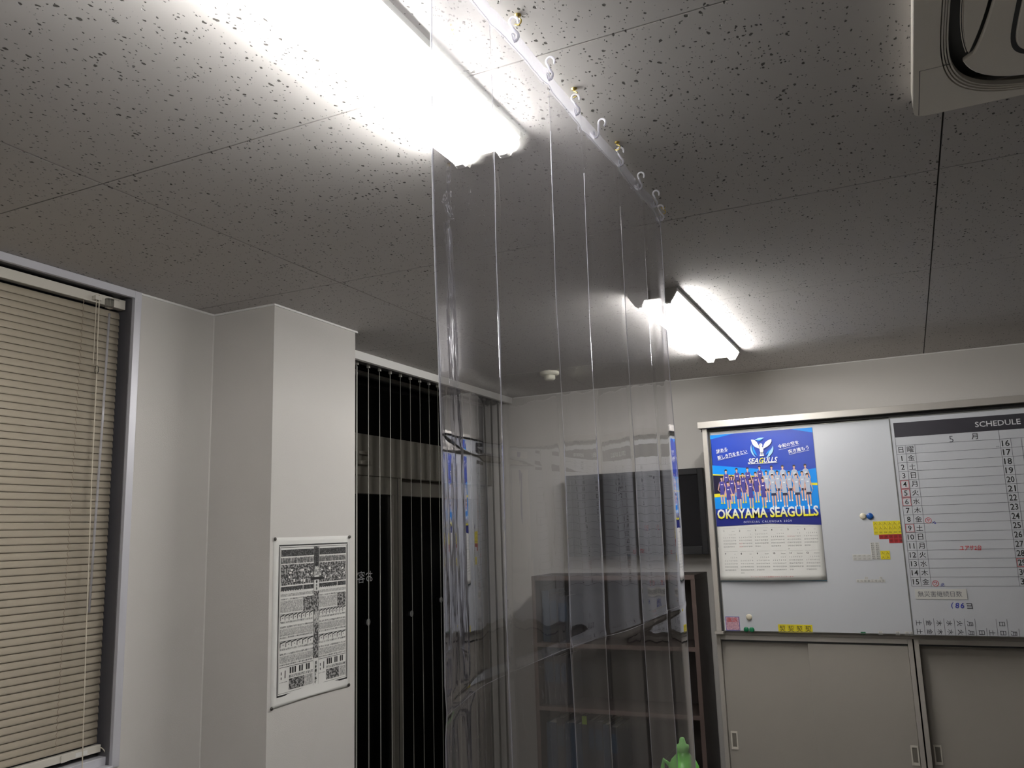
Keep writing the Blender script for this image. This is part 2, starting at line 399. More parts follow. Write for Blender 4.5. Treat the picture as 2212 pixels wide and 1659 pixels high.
# ------------------------------------------------------------------ venetian blind
BX = -2.330
BY0, BY1 = .20, 1.884
vb = thing('venetian_blind', 'closed beige slatted blind hanging in the window', 'blind', (BX, BY0, WZ0+.02))
MB().box(BX-.014, BX+.014, BY0, BY1+.012, Z(.779), Z(.811)).build('headrail', 'cream', vb, bevel=.0015)
ang = math.radians(75)
PITCH, NS = .0216, 63
sl = MB()
prof = []
for k in range(7):
    t = (k/6-.5)*.0255; c = .0021*(1-(2*k/6-1)**2)
    # lower edge leans into the room, crown faces the room
    prof.append((t*math.cos(ang)+c*math.sin(ang), -t*math.sin(ang)+c*math.cos(ang)))
n = len(prof); th = .0004
top = [(BX+px, BY0, pz) for px, pz in prof]+[(BX+px-th, BY0, pz) for px, pz in reversed(prof)]
vv = top+[(x, BY1, z) for x, y, z in top]
m_ = len(top)
sl.add(vv, [(i, (i+1) % m_, m_+(i+1) % m_, m_+i) for i in range(m_)]+[tuple(range(m_)), tuple(range(2*m_-1, m_-1, -1))])
s0 = sl.build('slat', 'slat', None, smooth=True); s0.parent = vb
for i in range(NS):
    z = Z(.757)-i*PITCH
    o = s0 if i == 0 else share(s0, 'slat', vb, (0, 0, 0))
    # mesh is in world x,y; parent offset removed here
    o.location = (-vb.location.x, -vb.location.y, z-vb.location.z)
    o.rotation_euler = (0, 0, 0)
zb = Z(.757)-NS*PITCH+.004
MB().box(BX-.012, BX+.012, BY0, BY1+.008, zb-.022, zb).build('bottom_rail', 'cream', vb, bevel=.0015)
MB().box(BX+.0122, BX+.0128, 1.805, 1.845, zb-.018, zb-.006).build('rail_label', 'paper', vb)
MB().box(BX+.0122, BX+.015, 1.757, 1.776, zb-.022, zb-.001).build('rail_clip', 'cream', vb)
for yc in (1.735, .95, .35):
    lad = [(BX+.0165+.0022*(k % 2), yc+(.0018 if k % 2 else -.0018), Z(.779)-k*PITCH/2) for k in range(int((Z(.779)-zb)/(PITCH/2)))]
    MB().tube(lad, .0008, 5).build('ladder_cord', 'cord_dark', vb)
pc = [(BX+.03, 1.782, Z(.80)), (BX+.031, 1.784, Z(.65)), (BX+.032, 1.787, Z(.55)), (BX+.033, 1.79, Z(.2)), (BX+.034, 1.802, Z(-.3)), (BX+.035, 1.812, Z(-.63)), (BX+.036, 1.82, Z(-.8))]
MB().tube(pc, .0017, 6).build('pull_cord', 'cord', vb)
MB().tube([(BX+.03, 1.772, Z(.80)), (BX+.03, 1.774, Z(.57))], .0011, 6).build('pull_cord', 'cord', vb)
MB().lathe([(.003, -.014), (.0062, -.008), (.0068, 0), (.005, .008), (.0022, .014)], (BX+.032, 1.786, Z(.555)), 'z', 12).build('cord_joiner', 'clear_rod', vb, smooth=True)
MB().tube([(BX+.026, 1.826, Z(.75)), (BX+.027, 1.822, Z(.40)), (BX+.027, 1.816, Z(.05)), (BX+.027, 1.812, Z(-.20))], .0036, 8).build('tilt_wand', 'vinyl_crease', vb, smooth=True)  # clear rod made milky, its bright highlight put into the colour
MB().box(BX+.014, BX+.031, 1.815, 1.838, Z(.768), Z(.80)).build('wand_bracket', 'clear_rod', vb, bevel=.001)
MB().box(BX+.014, BX+.033, 1.767, 1.790, Z(.783), Z(.797)).build('cord_lock', 'cream', vb, bevel=.001)
MB().box(BX+.010, BX+.018, 1.846, 1.868, Z(.803), Z(.820)).build('hanging_bracket', 'clear_rod', vb)
cs = [(BX+.010+.012*t, BY1+.006+.022*t, zb-.010-.040*t*t) for t in (0, .15, .3, .5, .7, .85, 1)]
MB().tube(cs, .0018, 6).build('side_cord', 'cord', vb, smooth=True)
MB().lathe([(.002, 0), (.0045, -.006), (.0055, -.026), (.003, -.03)], cs[-1], 'z', 10).build('cord_tassel', 'hook', vb, smooth=True)

# ------------------------------------------------------------------ glass entrance door
dr = thing('door_1', 'dark glazed sliding entrance door at night', None, (XD, 2.77, 0), kind='structure')
DY0, DY1 = 2.764, YB-.002
MB().box(XD-.05, XD+.03, DY0, DY1, Z(.297), Z(.498)).build('transom_rail', 'bronze', dr, bevel=.002)
MB().box(XD-.05, XD+.02, DY0, DY1, Z(.845), Z(.845)+.05).build('head_rail', 'bronze', dr)
MB().box(XD-.03, XD+.012, DY0, DY1, Z(.806), Z(.816)).build('head_bead', 'bronze', dr)
MB().box(XD-.03, XD-.022, DY0, DY1, Z(.498), Z(.845)).build('transom_pane', 'night_glass', dr)
lf = MB(); lf.box(XD-.015, XD+.022, DY0, 3.690, Z(.209), Z(.296)); lf.box(XD-.015, XD+.022, 3.606, 3.690, .02, Z(.209)); lf.box(XD-.015, XD+.022, DY0, 3.606, .02, .14)
leaf = lf.build('door_leaf', 'bronze', dr, bevel=.002)
MB().box(XD-.002, XD+.004, DY0, 3.606, .14, Z(.209)).build('pane', 'night_glass', leaf)
MB().box(XD+.022, XD+.0235, 3.646, 3.650, .02, Z(.296)).build('stile_bead', 'seal_gap', leaf)
lf = MB(); lf.box(XD-.055, XD-.018, 3.60, DY1, Z(.209), Z(.296)); lf.box(XD-.055, XD-.018, 4.60, DY1, .02, Z(.209)); lf.box(XD-.055, XD-.018, 3.60, 4.60, .02, .14)
lf.box(XD-.055, XD-.018, 3.60, 3.68, .02, Z(.209))
leaf2 = lf.build('door_leaf', 'bronze', dr, bevel=.002)
MB().box(XD-.042, XD-.036, 3.68, 4.60, .14, Z(.209)).build('pane', 'night_glass', leaf2)
dtx = FB(); text_on(dtx, 'お客', 3.385, Z(-.186), .056, XD+.0045, 'x', w=.125, mirror=True)
dtx.build('door_lettering', 'band_text', dr)
br = MB(); br.box(XD+.03, XD+.055, 3.255, 3.375, Z(.345), Z(.365)); br.box(XD+.03, XD+.05, 3.255, 3.275, Z(.365), Z(.41)); br.box(XD+.03, XD+.05, 3.275, 3.375, Z(.395), Z(.41))
br.build('door_closer', 'bronze', dr, bevel=.002)
for yy, zz in ((3.41, -.40), (3.86, -.405), (4.17, -.36)):
    MB().lathe([(.014, 0), (.017, .003), (.012, .006)], (XD+.004 if yy < 3.6 else XD-.036, yy, Z(zz)), 'x', 14).build('glass_sticker', 'ink_grey', dr)
# outside darkness stays open to the night sky

# vertical blind: vanes turned open
vt = thing('vertical_blind', 'grey vertical blind with vanes turned open before the glass door', 'blind', (-2.27, 2.77, .03))
MB().box(-2.295, -2.248, 2.766, YB-.01, Z(.815), CEIL-.002).build('headrail', 'alu_dark', vt)
vd = Vector((-2.27, 3.47, 0)).normalized()
nv = Vector((-vd.y, vd.x, 0))
v0 = None
for k in range(-3, 17):
    yy = 3.144+.0931*k
    if yy > YB-.06: continue
    if v0 is None:
        mb = MB()
        pts = []
        for s_ in range(7):
            t = (s_/6-.5)
            cc = vd*(t*.088)+nv*(.0016*(1-4*t*t))
            pts.append(cc)
        loop = [p+nv*.0004 for p in pts]+[p-nv*.0004 for p in reversed(pts)]
        L_ = len(loop)
        mb.add([(p.x, p.y, .04) for p in loop]+[(p.x, p.y, Z(.800)) for p in loop],
               [(i, (i+1) % L_, L_+(i+1) % L_, L_+i) for i in range(L_)]+[tuple(range(L_)), tuple(range(2*L_-1, L_-1, -1))])
        v0 = mb.build('vane', 'vane', None, smooth=False); v0.parent = vt; o = v0
        mc = MB(); mc.box(-.006, .006, -.006, .006, Z(.798), Z(.818)); c0 = mc.build('vane_clip', 'vane', None); c0.parent = vt; c = c0
    else:
        o = share(v0, 'vane', vt, (0, 0, 0)); c = share(c0, 'vane_clip', vt, (0, 0, 0))
    o.location = (0, yy-vt.location.y, -vt.location.z); o.rotation_euler = (0, 0, random.uniform(-.022, .022))
    c.location = (0, yy-vt.location.y, -vt.location.z)

# ------------------------------------------------------------------ ceiling lamps
LX = -.757
def make_lamp():
    t = thing('fluorescent_lamp', None, 'ceiling lamp', (LX, 0, CEIL))
    Lh = .617
    b = MB()
    sec = [(-.090, CEIL), (-.090, CEIL-.014), (-.034, CEIL-.021), (-.026, CEIL-.028), (.026, CEIL-.028), (.034, CEIL-.021), (.090, CEIL-.014), (.090, CEIL)]
    b.prism([(LX+x, z) for x, z in sec], 'y', -Lh+.012, Lh-.012); b.build('lamp_body', 'lamp_body', t)
    for s in (-1, 1):
        e = MB(); sec2 = [(-.0905, CEIL-.0005), (-.0905, CEIL-.010), (-.070, CEIL-.052), (.070, CEIL-.052), (.0905, CEIL-.010), (.0905, CEIL-.0005)]
        sec2 = [(-.0905, CEIL-.0002), (-.0905, CEIL-.011), (-.080, CEIL-.030), (-.066, CEIL-.050), (-.040, CEIL-.050), (-.030, CEIL-.032), (.030, CEIL-.032), (.040, CEIL-.050), (.066, CEIL-.050), (.080, CEIL-.030), (.0905, CEIL-.011), (.0905, CEIL-.0002)]
        e.prism([(LX+x, z) for x, z in sec2], 'y', s*(Lh-.012), s*Lh); e.build('end_plate', 'lamp_end', t)
        for q in (-1, 1):
            k = MB(); k.box(LX+q*.053-.010, LX+q*.053+.010, min(s*(Lh-.028), s*(Lh-.010)), max(s*(Lh-.028), s*(Lh-.010)), CEIL-.052, CEIL-.012)
            k.build('tube_socket', 'lamp_body', t, bevel=.002)
    for q in (-1, 1):
        tb = MB(); tb.lathe([(.004, -Lh+.029), (.0125, -Lh+.030), (.0135, -Lh+.034), (.0135, Lh-.034), (.0125, Lh-.030), (.004, Lh-.029)], (0, 0, 0), 'z', 20)
        tb.v = [(LX+q*.053+x, z, CEIL-.038+y) for x, y, z in tb.v]
        tb.build('tube', 'tube', t, smooth=True)
    return t
def copy_tree(o, parent=None):
    c = o.copy(); COL.objects.link(c); c.parent = parent
    for ch in list(o.children): copy_tree(ch, c)
    return c
lamp = make_lamp()
lamps = [(.905, 'lit twin tube ceiling lamp nearest the camera, partly behind the vinyl sheet'), (3.452, 'lit twin tube ceiling lamp nearest the end wall')]
for i, (yy, lab) in enumerate(lamps):
    o = lamp if i == 0 else copy_tree(lamp)
    o.location = (LX, yy, CEIL); tag(o, lab, 'ceiling lamp', 'twin tube ceiling lamps')

# ------------------------------------------------------------------ clear vinyl sheet and its hooks
CX = -.504
CY0, CY1, CZT, CZB = .793, 2.062, Z(.812), .52
folds = [.793, 1.050, 1.258, 1.449, 1.650, 1.866, 2.062]
hfold = [Z(.678), Z(.394), Z(.105), Z(-.184), Z(-.47), Z(-.75)]
rnd = random.Random(3)
fslope = [(-.006), .010, -.004, .006, -.008, .010]
def sheet_top(y): return Z(.803+.018*(y-CY0)/(CY1-CY0))+.0012*math.cos((y-1.14)/.26*2*PI)
def sheet_x(y, z):
    x = CX
    for k in range(6):
        if folds[k] <= y <= folds[k+1]:
            u = (y-folds[k])/(folds[k+1]-folds[k])
            x += (.0015 if k % 2 else -.0015)*(2*u-1)           # shallow accordion
            x += .0018*math.sin(PI*u)*(1 if k % 2 else -.6)*(.4+.6*max(0, min(1, (2.3-z)/1.2)))
    for k, fy in enumerate(folds[1:-1]):                           # sharp pressed ridge along each fold
        d = abs(y-fy); x += .0035*math.exp(-(d/.006)**2)*(1 if k % 2 else -1)
    for k, fz in enumerate(hfold):
        d = abs(z-fz); x += (.0022 if k == 3 else .0006)*math.exp(-(d/.008)**2)*(1 if k % 2 else -1)
    bands = [9]+hfold+[0]
    for k in range(len(bands)-1):
        if bands[k+1] <= z <= bands[k]:
            u = (z-bands[k+1])/min(.29, (bands[k]-bands[k+1])); u = min(u, 1)
            x += (.0012 if k % 2 else -.0012)*(2*u-1)
    d = max(0, .985-y)                                             # near edge swings toward the room
    x += (.27+.02*math.sin(z*5))*(d-.04*(1-math.exp(-d/.04)))
    d = max(0, y-1.945)                                            # far edge swings away
    x -= (.125+.02*math.sin(z*6+1))*(d-.012*(1-math.exp(-d/.012)))
    low = max(0, (2.0-z))
    x += low*.0007*math.sin(y*31+z*3)+.00022*math.sin(y*67+math.sin(z*4)*2)
    return x
cur = thing('vinyl_curtain', 'clear creased vinyl sheet hanging from ceiling hooks', 'curtain', (CX, CY0, CZB))
ny, nz = 300, 330
mb = MB()
for j in range(nz+1):
    for i in range(ny+1):
        y = CY0+(CY1-CY0)*i/ny; zt = sheet_top(y)-.032
        z = CZB+(zt-CZB)*j/nz
        mb.v.append((sheet_x(y, z), y, z))
mb.f = [(j*(ny+1)+i, j*(ny+1)+i+1, (j+1)*(ny+1)+i+1, (j+1)*(ny+1)+i) for j in range(nz) for i in range(ny)]
mb.build('sheet', 'vinyl', cur, smooth=True)
hm = MB()
nh = 120
for j, dz in enumerate((-.032, -.031, -.016, -.002, 0)):
    for i in range(nh+1):
        y = CY0+(CY1-CY0)*i/nh; z = sheet_top(y)+dz
        hm.v.append((sheet_x(y, z)+.0012+(.0008 if j in (1, 2, 3) else 0), y, z))
hm.f = [(j*(nh+1)+i, j*(nh+1)+i+1, (j+1)*(nh+1)+i+1, (j+1)*(nh+1)+i) for j in range(4) for i in range(nh)]
hm.build('hem', 'vinyl_hem', cur, smooth=True)
sm = MB()
sm.tube([(sheet_x(CY0+(CY1-CY0)*i/60, sheet_top(CY0+(CY1-CY0)*i/60)-.032)+.002, CY0+(CY1-CY0)*i/60, sheet_top(CY0+(CY1-CY0)*i/60)-.032) for i in range(61)], .0010, 5)
sm.build('hem_seam', 'vinyl_crease', cur)
for k, fy in enumerate(folds):
    r0 = (.0010, .0007, .0006, .0006, .0006, .0006, .0008)[k]
    zt = sheet_top(fy)-.03 if k in (0, 6) else Z(.69)
    pts = []; rr = []
    nn = 70
    for i in range(nn+1):
        z = CZB+(zt-CZB)*i/nn
        yy = fy+(.0015*math.sin(z*9+k*2)+.001*math.sin(z*23+k) if 0 < k < 6 else 0)
        pts.append((sheet_x(yy, z), yy, z)); rr.append(r0*(.55+.75*abs(math.sin(z*2.3+k))))
    MB().tube(pts, rr, 5).build('fold_crease', 'vinyl_crease', cur, smooth=True)
for k, fz in enumerate(hfold):
    if k < 3: continue
    pts = [(sheet_x(y, fz+.004*math.sin(y*9+k)), y, fz+.004*math.sin(y*9+k)) for y in [CY0+(CY1-CY0)*i/90 for i in range(91)]]
    MB().tube(pts, [(.00022 if k == 1 else .0004 if k == 3 else .00012)*abs(math.sin(i*.13+k*1.3)*math.sin(i*.031+k))+.00006 for i in range(91)], 5).build('cross_crease', 'vinyl_crease', cur, smooth=True)
# ring eyelets of the hem
hook_y = [1.120, 1.254, 1.403, 1.506, 1.670, 1.817, 1.950, 2.050]
eyez = {}
for y in hook_y:
    z = sheet_top(y)-.016; eyez[y] = z
    x = sheet_x(y, z)+.003
    MB().tube([(x, y+.0055*math.cos(a*PI/8), z+.0055*math.sin(a*PI/8)) for a in range(16)], .0010, 6, True).build('eyelet', 'hook', cur, smooth=True)
gold = {1.120: (1.140, 'nearest'), 1.403: (1.402, 'second nearest'), 1.670: (1.660, 'third nearest'), 2.050: (2.085, 'farthest')}
hook_lab = ['nearest of the white plastic hooks along the vinyl sheet top', 'white plastic hook with open upper loop, second nearest along the vinyl sheet',
            'white plastic hook on the second nearest brass screw hook', 'white plastic hook tipped sideways, fourth along the vinyl sheet',
            'white plastic hook on the third brass screw hook', 'white plastic hook, third from the far end of the vinyl sheet',
            'white plastic hook, second from the far end of the vinyl sheet', 'white plastic hook at the far top corner of the vinyl sheet']
for k, y in enumerate(hook_y):
    x = sheet_x(y, eyez[y])+.003; z = eyez[y]
    tilt = (.1, .25, .1, .75, .15, .35, .3, .1)[k]
    h = .034 if y in gold else .030
    pts = []
    R1 = .0085
    for a in range(0, 15):      # lower loop through the eyelet
        an = -PI*1.0+a*(1.35*PI/14)
        pts.append((R1*math.cos(an), R1*math.sin(an)))
    top_c = (0, .0245)
    for a in range(0, 15):      # upper loop opens the other way
        an = -.28*PI-a*0+PI*(-.35+0)+PI*.0
        an = math.radians(-125)-math.radians(0)+0
        t = a/14
        an = math.radians(235-t*245)
        pts.append((top_c[0]+.0075*math.cos(an), top_c[1]+.0075*math.sin(an)))
    ct, st = math.cos(tilt), math.sin(tilt)
    P3 = []
    for i, (a, b) in enumerate(pts):
        b += .004
        ry, rz = a*ct+b*st, -a*st+b*ct
        P3.append((x-.001+ry, y+.003*math.sin(i/28*PI*2), z+rz-.002))
    t = thing('curtain_hook', hook_lab[k], 'hook', P3[0], 'white curtain hooks')
    MB().tube(P3, .0022, 8).build('hook_wire', 'hook', t, smooth=True)
    MB().lathe([(.0010, -.003), (.0022, 0), (.0010, .003)], P3[-1], 'z', 8).build('hook_tip', 'hook', t, smooth=True)
    if y in gold:
        gy, lab = gold[y]
        zt = max(p[2] for p in P3)
        g = thing('screw_hook', 'brass ceiling screw hook, %s of the four over the vinyl sheet' % lab, 'screw hook', (x, gy, CEIL), 'brass ceiling hooks')
        MB().lathe([(.0015, 0), (.0058, -.0005), (.0060, -.002), (.0026, -.0035), (.0018, -.005)], (x, gy, CEIL), 'z', 14).build('flange', 'brass', g, smooth=True)
        cz = max(zt+.003, CEIL-.024)
        gp = [(x, gy, CEIL-.003), (x, gy, CEIL-.006)]
        rr_ = .006
        for a in range(12):
            an = math.radians(90-a*22)
            gp.append((x+rr_*math.cos(an), gy, CEIL-.013+rr_*math.sin(an)))
        MB().tube(gp, .0013, 8).build('hook_shank', 'brass', g, smooth=True)

# ------------------------------------------------------------------ ceiling cassette air conditioner
AX0, AX1, AY0, AY1, AZ = .090, 1.030, .835, 1.772, Z(.803)
acx, acy = (AX0+AX1)/2, (AY0+AY1)/2
ac = thing('ceiling_air_conditioner', 'cream ceiling cassette air conditioner in the upper right', 'air conditioner', (acx, acy, CEIL))
def sq(hx, hy, p, n=96, cx=acx, cy=acy):
    out = []
    for k in range(n):
        a = 2*PI*k/n; c, s = math.cos(a), math.sin(a)
        out.append((cx+hx*math.copysign(abs(c)**(2/p), c), cy+hy*math.copysign(abs(s)**(2/p), s)))
    return out
hw = (AX1-AX0)/2
outer = sq(hw, hw, 44); 
op = MB(); op.ring(outer, sq(hw-.040, hw-.016, 5.0), AZ, AZ+.012)
op.build('panel_face', 'ac', ac, bevel=.0)
op = MB(); op.ring(outer, sq(hw-.006, hw-.006, 60), AZ+.0005, CEIL-.0005); op.build('panel_rim', 'ac', ac, bevel=.004)
for k in range(3):
    op = MB(); a = .042+.0042*k; op.ring(sq(hw-a, hw-a+.024, 5.0), sq(hw-a-.0028, hw-a+.0212, 5.0), AZ+.001+.002*k, AZ+.014); op.build('slot_ridge', 'ac', ac)
MB().prism(sq(hw-.036, hw-.012, 5.0), 'z', CEIL-.008, CEIL-.004).build('slot_lining', 'ac_mesh', ac)
# louvers: long lens shaped blades, one for each side
def rot_pts(pts, q):
    for _ in range(q): pts = [(acx-(y-acy), acy+(x-acx)) for x, y in pts]
    return pts
for q in range(4):
    lens = []
    hl = .262
    for k in range(21):
        t = -1+2*k/20; lens.append((.163+.016*abs(t)**3.5, acy+hl*t))
    for k in range(1, 20):
        t = 1-2*k/20; lens.append((.201-.022*abs(t)**2.2, acy+hl*t))
    lens = rot_pts(lens, q)
    lv = MB().prism(lens, 'z', AZ+.004, AZ+.012).build('louver', 'ac', ac, bevel=.001)
    for e in range(3):
        ed = []
        for k in range(21):
            t = -1+2*k/20; ed.append((.1585+.0030*e+.016*abs(t)**3.5, acy+hl*t*.985))
        ed = rot_pts(ed, q)
        MB().tube([(x, y, AZ+.006+.001*e) for x, y in ed], .0009, 5).build('louver_rib', 'ac', lv)
# grille: waisted plate between the louvers with a framed centre
gpts = []
HS, PS, HLV = .404, 5.0, .262
for q in range(4):
    side = []
    mdiag = HS*2**(-1/PS)
    for k in range(40):
        y = mdiag*(1-2*k/40); ay = abs(y)
        sup = HS*(1-(ay/HS)**PS)**(1/PS)
        d = .353+.020*(ay/HLV)**2.2 if ay <= HLV else min(sup, .373+(ay-HLV)*.9)
        side.append((acx-d, acy+y))
    gpts += rot_pts(side, q)
gp_ = MB().prism(gpts, 'z', AZ+.001, AZ+.010).build('intake_plate', 'ac', ac, bevel=.0025)
MB().ring(sq(.322, .322, 9), sq(.315, .315, 9), AZ-.0002, AZ+.0012).build('grille_groove', 'ac_dark', ac)
MB().prism(sq(.313, .313, 9), 'z', AZ-.001, AZ+.001).build('intake_grille', 'ac', ac, bevel=.0005)
for sx in (0, 1):
    for sy in (0, 1):
        x0 = AX0+.010 if not sx else AX1-.010; y0 = AY0+.007 if not sy else AY1-.007
        x1 = x0+(.085 if not sx else -.085); y1 = y0+(.185 if not sy else -.185)
        c = MB(); c.box(min(x0, x0+.0012), max(x0, x0+.0012), min(y0, y1), max(y0, y1), AZ-.0004, AZ+.001)
        c.box(min(x0, x1)*1., min(x0, x1)+.05, y1, y1+.0008, AZ-.0003, AZ+.001) if not sx else None
        c.build('corner_cover_joint', 'ac_mesh', ac)

# ceiling sensor
sn = thing('smoke_detector', 'small ivory ceiling sensor seen through the vinyl sheet', 'sensor', (-1.673, 4.06, CEIL))
MB().lathe([(.052, 0), (.052, -.012), (.046, -.018), (.036, -.020)], (-1.673, 4.06, CEIL), 'z', 24).build('sensor_base', 'sensor', sn, smooth=False)
MB().lathe([(.030, -.020), (.030, -.036), (.024, -.044), (.010, -.046)], (-1.673, 4.06, CEIL), 'z', 24).build('sensor_head', 'sensor', sn, smooth=False)

# ------------------------------------------------------------------ steel cabinets along the end wall
def lower_cabinet(x0, label, inset, handles, split):
    x1 = x0+.882
    yf, yb, zt = 4.290, 4.70, 1.128
    t = thing('sliding_door_cabinet', label, 'cabinet', ((x0+x1)/2, yf, 0), 'beige steel cabinets')
    c = MB(); c.box(x0, x0+.020, yf, yb, .0, zt); c.box(x1-.020, x1, yf, yb, 0, zt); c.box(x0+.020, x1-.020, yf, yb, zt-.022, zt)
    c.box(x0+.020, x1-.020, yf, yb, 0, .06); c.box(x0+.020, x1-.020, yb-.01, yb, .06, zt-.022)
    c.build('cabinet_body', 'steel_light', t, bevel=.0015)
    g = MB(); g.box(x0+.020, x1-.020, yf+.004, yf+.03, zt-.030, zt-.022); g.build('door_track', 'seal_gap', t)
    for k in range(2):
        a = x0+.021 if k == 0 else split
        b = split+.03 if k == 0 else x1-.021
        yy = yf+inset+(.016 if k == 0 else 0)
        d = MB().box(a, b, yy, yy+.013, .062, zt-.031).build('sliding_door', 'steel', t, bevel=.0015)
        hx, hz = handles[k]
        h = MB(); h.box(hx-.016, hx-.010, yy-.003, yy, hz-.042, hz+.042); h.box(hx+.010, hx+.016, yy-.003, yy, hz-.042, hz+.042)
        h.box(hx-.010, hx+.010, yy-.003, yy, hz+.033, hz+.042); h.box(hx-.010, hx+.010, yy-.003, yy, hz-.042, hz-.030)
        hh = h.build('recessed_handle', 'cream', d, bevel=.0008)
        MB().box(hx-.010, hx+.010, yy-.0012, yy-.0002, hz-.030, hz+.033).build('handle_hollow', 'bronze', hh)
    return t
lower_cabinet(-.930, 'beige steel sliding door cabinet under the poster whiteboard', .006, ((-.882, .632), (-.088, .628)), -.501)
lower_cabinet(-.042, 'shaded beige steel sliding door cabinet under the schedule board', .030, ((.005, .628), (.80, .628)), .42)
lower_cabinet(.846, 'beige steel sliding door cabinet at the right end of the row', .012, ((.895, .628), (1.69, .628)), 1.29)

# rack that carries the sliding boards above the cabinets
X0, X1 = -.915, 1.735
rk = thing('board_rack', 'metal sliding rack holding the whiteboards above the steel cabinets', 'rack', ((X0+X1)/2, 4.30, 1.128))
MB().box(-.936, X1+.02, 4.228, 4.69, Z(.4935), Z(.5265)).build('top_rail', 'satin', rk, bevel=.002)
MB().box(-.925, X1, 4.262, 4.32, Z(.478), Z(.4935)).build('rail_groove', 'seal_gap', rk)  # gap over the boards, its shade put in as black fill
MB().box(-.917, -.893, 4.243, 4.32, 1.150, Z(.4935)).build('side_post', 'steel_light', rk, bevel=.0015)
MB().box(-.893, -.884, 4.266, 4.32, 1.150, Z(.4935)).build('post_groove_dark', 'seal_gap', rk)  # black bar paints in the dark groove between post and board
MB().box(X1, X1+.02, 4.243, 4.32, 1.150, Z(.4935)).build('side_post', 'steel_light', rk, bevel=.0015)
MB().box(-.932, X1+.02, 4.292, 4.69, 1.1285, 1.150).build('bottom_rail', 'steel', rk, bevel=.001)
MB().box(-.926, -.884, 4.240, 4.291, 1.137, 1.1495).build('post_foot', 'steel_light', rk, bevel=.001)
MB().box(-.917, X1+.02, 4.335, 4.345, 1.150, Z(.4935)).build('back_panel', 'steel', rk)

def board(x0, x1, yf, name, label):
    t = thing(name, label, 'whiteboard', ((x0+x1)/2, yf, 1.150), 'sliding whiteboards')
    z0, z1 = 1.1505, Z(.4745)
    MB().box(x0+.004, x1-.004, yf, yf+.010, z0+.003, z1-.004).build('board_face', 'board', t)
    e = MB(); e.box(x0, x0+.004, yf-.002, yf+.011, z0, z1); e.box(x1-.004, x1, yf-.002, yf+.011, z0, z1)
    e.box(x0+.004, x1-.004, yf-.002, yf+.011, z1-.004, z1); e.box(x0+.004, x1-.004, yf-.002, yf+.011, z0, z0+.003)
    e.build('board_edging', 'board_edge', t)
    return t
WBY, SBY = 4.2850, 4.2500
bd1 = board(-.884, -.030, 4.2680, 'whiteboard', 'white magnetic board with the blue team calendar on it')
bd2 = board(-.0425, .842, SBY, 'schedule_board', 'white monthly schedule board with black header band')
bd3 = board(.838, 1.733, 4.2680, 'whiteboard', 'plain white magnetic board at the right end of the rack')

# ---- printing on the schedule board
K = SBY-.0006
cxs = [-.0245, .0144, .0552, .3965, .4385, .4785, .818]
ROW = .0398; RT = .3405
bandm = FB(); bandm.rect_y(-.0250, .818, Z(.3800), Z(.4472), K); bandm.build('header_band', 'band', bd2)
tx = FB(); text_on(tx, 'SCHEDULE', .3970, Z(.4125), .0245, K-.0004, w=.177, bold=.012); tx.build('header_lettering', 'band_text', bd2)
ln = FB()
def hl(x0, x1, z, w_=.0013): ln.rect_y(x0, x1, Z(z)-w_/2, Z(z)+w_/2, K)
def vl(x, z0, z1, w_=.0013): ln.rect_y(x-w_/2, x+w_/2, Z(min(z0, z1)), Z(max(z0, z1)), K-.0002)
for r in range(17): hl(cxs[0], .818, RT-ROW*r)
for c in cxs: vl(c, RT, RT-16*ROW)
for c in (cxs[0], cxs[3], .818): vl(c, .380, RT)
ln.build('table_rules', 'board_line', bd2)
tx = FB(); week = '金土日月火水木金土日月火水木金'
def cellc(c, r): return (cxs[c]+cxs[c+1])/2, Z(RT-ROW*(r+.5))
x, z = cellc(0, 0); text_on(tx, '日', x, z, .026, K)
x, z = cellc(1, 0); text_on(tx, '曜', x, z, .028, K)
text_on(tx, '月', .3006, Z(.3605), .027, K); 
for d in range(1, 16):
    x, z = cellc(0, d); text_on(tx, str(d), x, z, .0235, K, bold=.006)
    x, z = cellc(1, d); text_on(tx, week[d-1], x, z, .0265, K)
for d in range(16, 32):
    x, z = cellc(3, d-16); text_on(tx, str(d), x, z, .0265, K, w=.0235+(.006 if d > 9 else 0), bold=.012)
tx.build('table_lettering', 'ink', bd2)
tx = FB(); text_on(tx, '5', .2071, Z(.3545), .029, K, slant=-.05)
text_on(tx, '来月', .385, Z(.3075), .006, K)
tx.build('marker_month', 'board_line', bd2)
rd = FB()
def red_box(c, r):
    x0, x1 = cxs[c]+.002, cxs[c+1]-.002; z1, z0 = Z(RT-ROW*r)-.002, Z(RT-ROW*(r+1))+.002; w_ = .0016; y = K-.0004
    rd.rect_y(x0, x1, z1-w_, z1, y); rd.rect_y(x0, x1, z0, z0+w_, y); rd.rect_y(x0, x0+w_, z0+w_, z1-w_, y); rd.rect_y(x1-w_, x1, z0+w_, z1-w_, y)
for r in (4, 5, 6, 9): red_box(0, r)
red_box(3, 13)
def ring_y(mb, cx, cz, r, w_, y, n=20):
    o = len(mb.v)
    for k in range(n):
        a = 2*PI*k/n
        mb.v += [(cx+r*math.cos(a), y, cz+r*math.sin(a)), (cx+(r-w_)*math.cos(a), y, cz+(r-w_)*math.sin(a))]
    for k in range(n):
        j = (k+1) % n; mb.f.append((o+2*k, o+2*k+1, o+2*j+1, o+2*j))
for (cx_, cz_, ch) in ((.0745, -.0055, 'ヤ'), (.0735, -.2835, 'ワ')):
    ring_y(rd, cx_, Z(cz_), .0130, .0020, K-.0004); text_on(rd, ch, cx_, Z(cz_), .013, K-.0004, bold=.01)
text_on(rd, 'ユアサ2台', .2290, Z(-.1305), .0235, K-.0004, w=.086, slant=.12, bold=.008)
rd.build('red_marker_notes', 'red_ink', bd2)
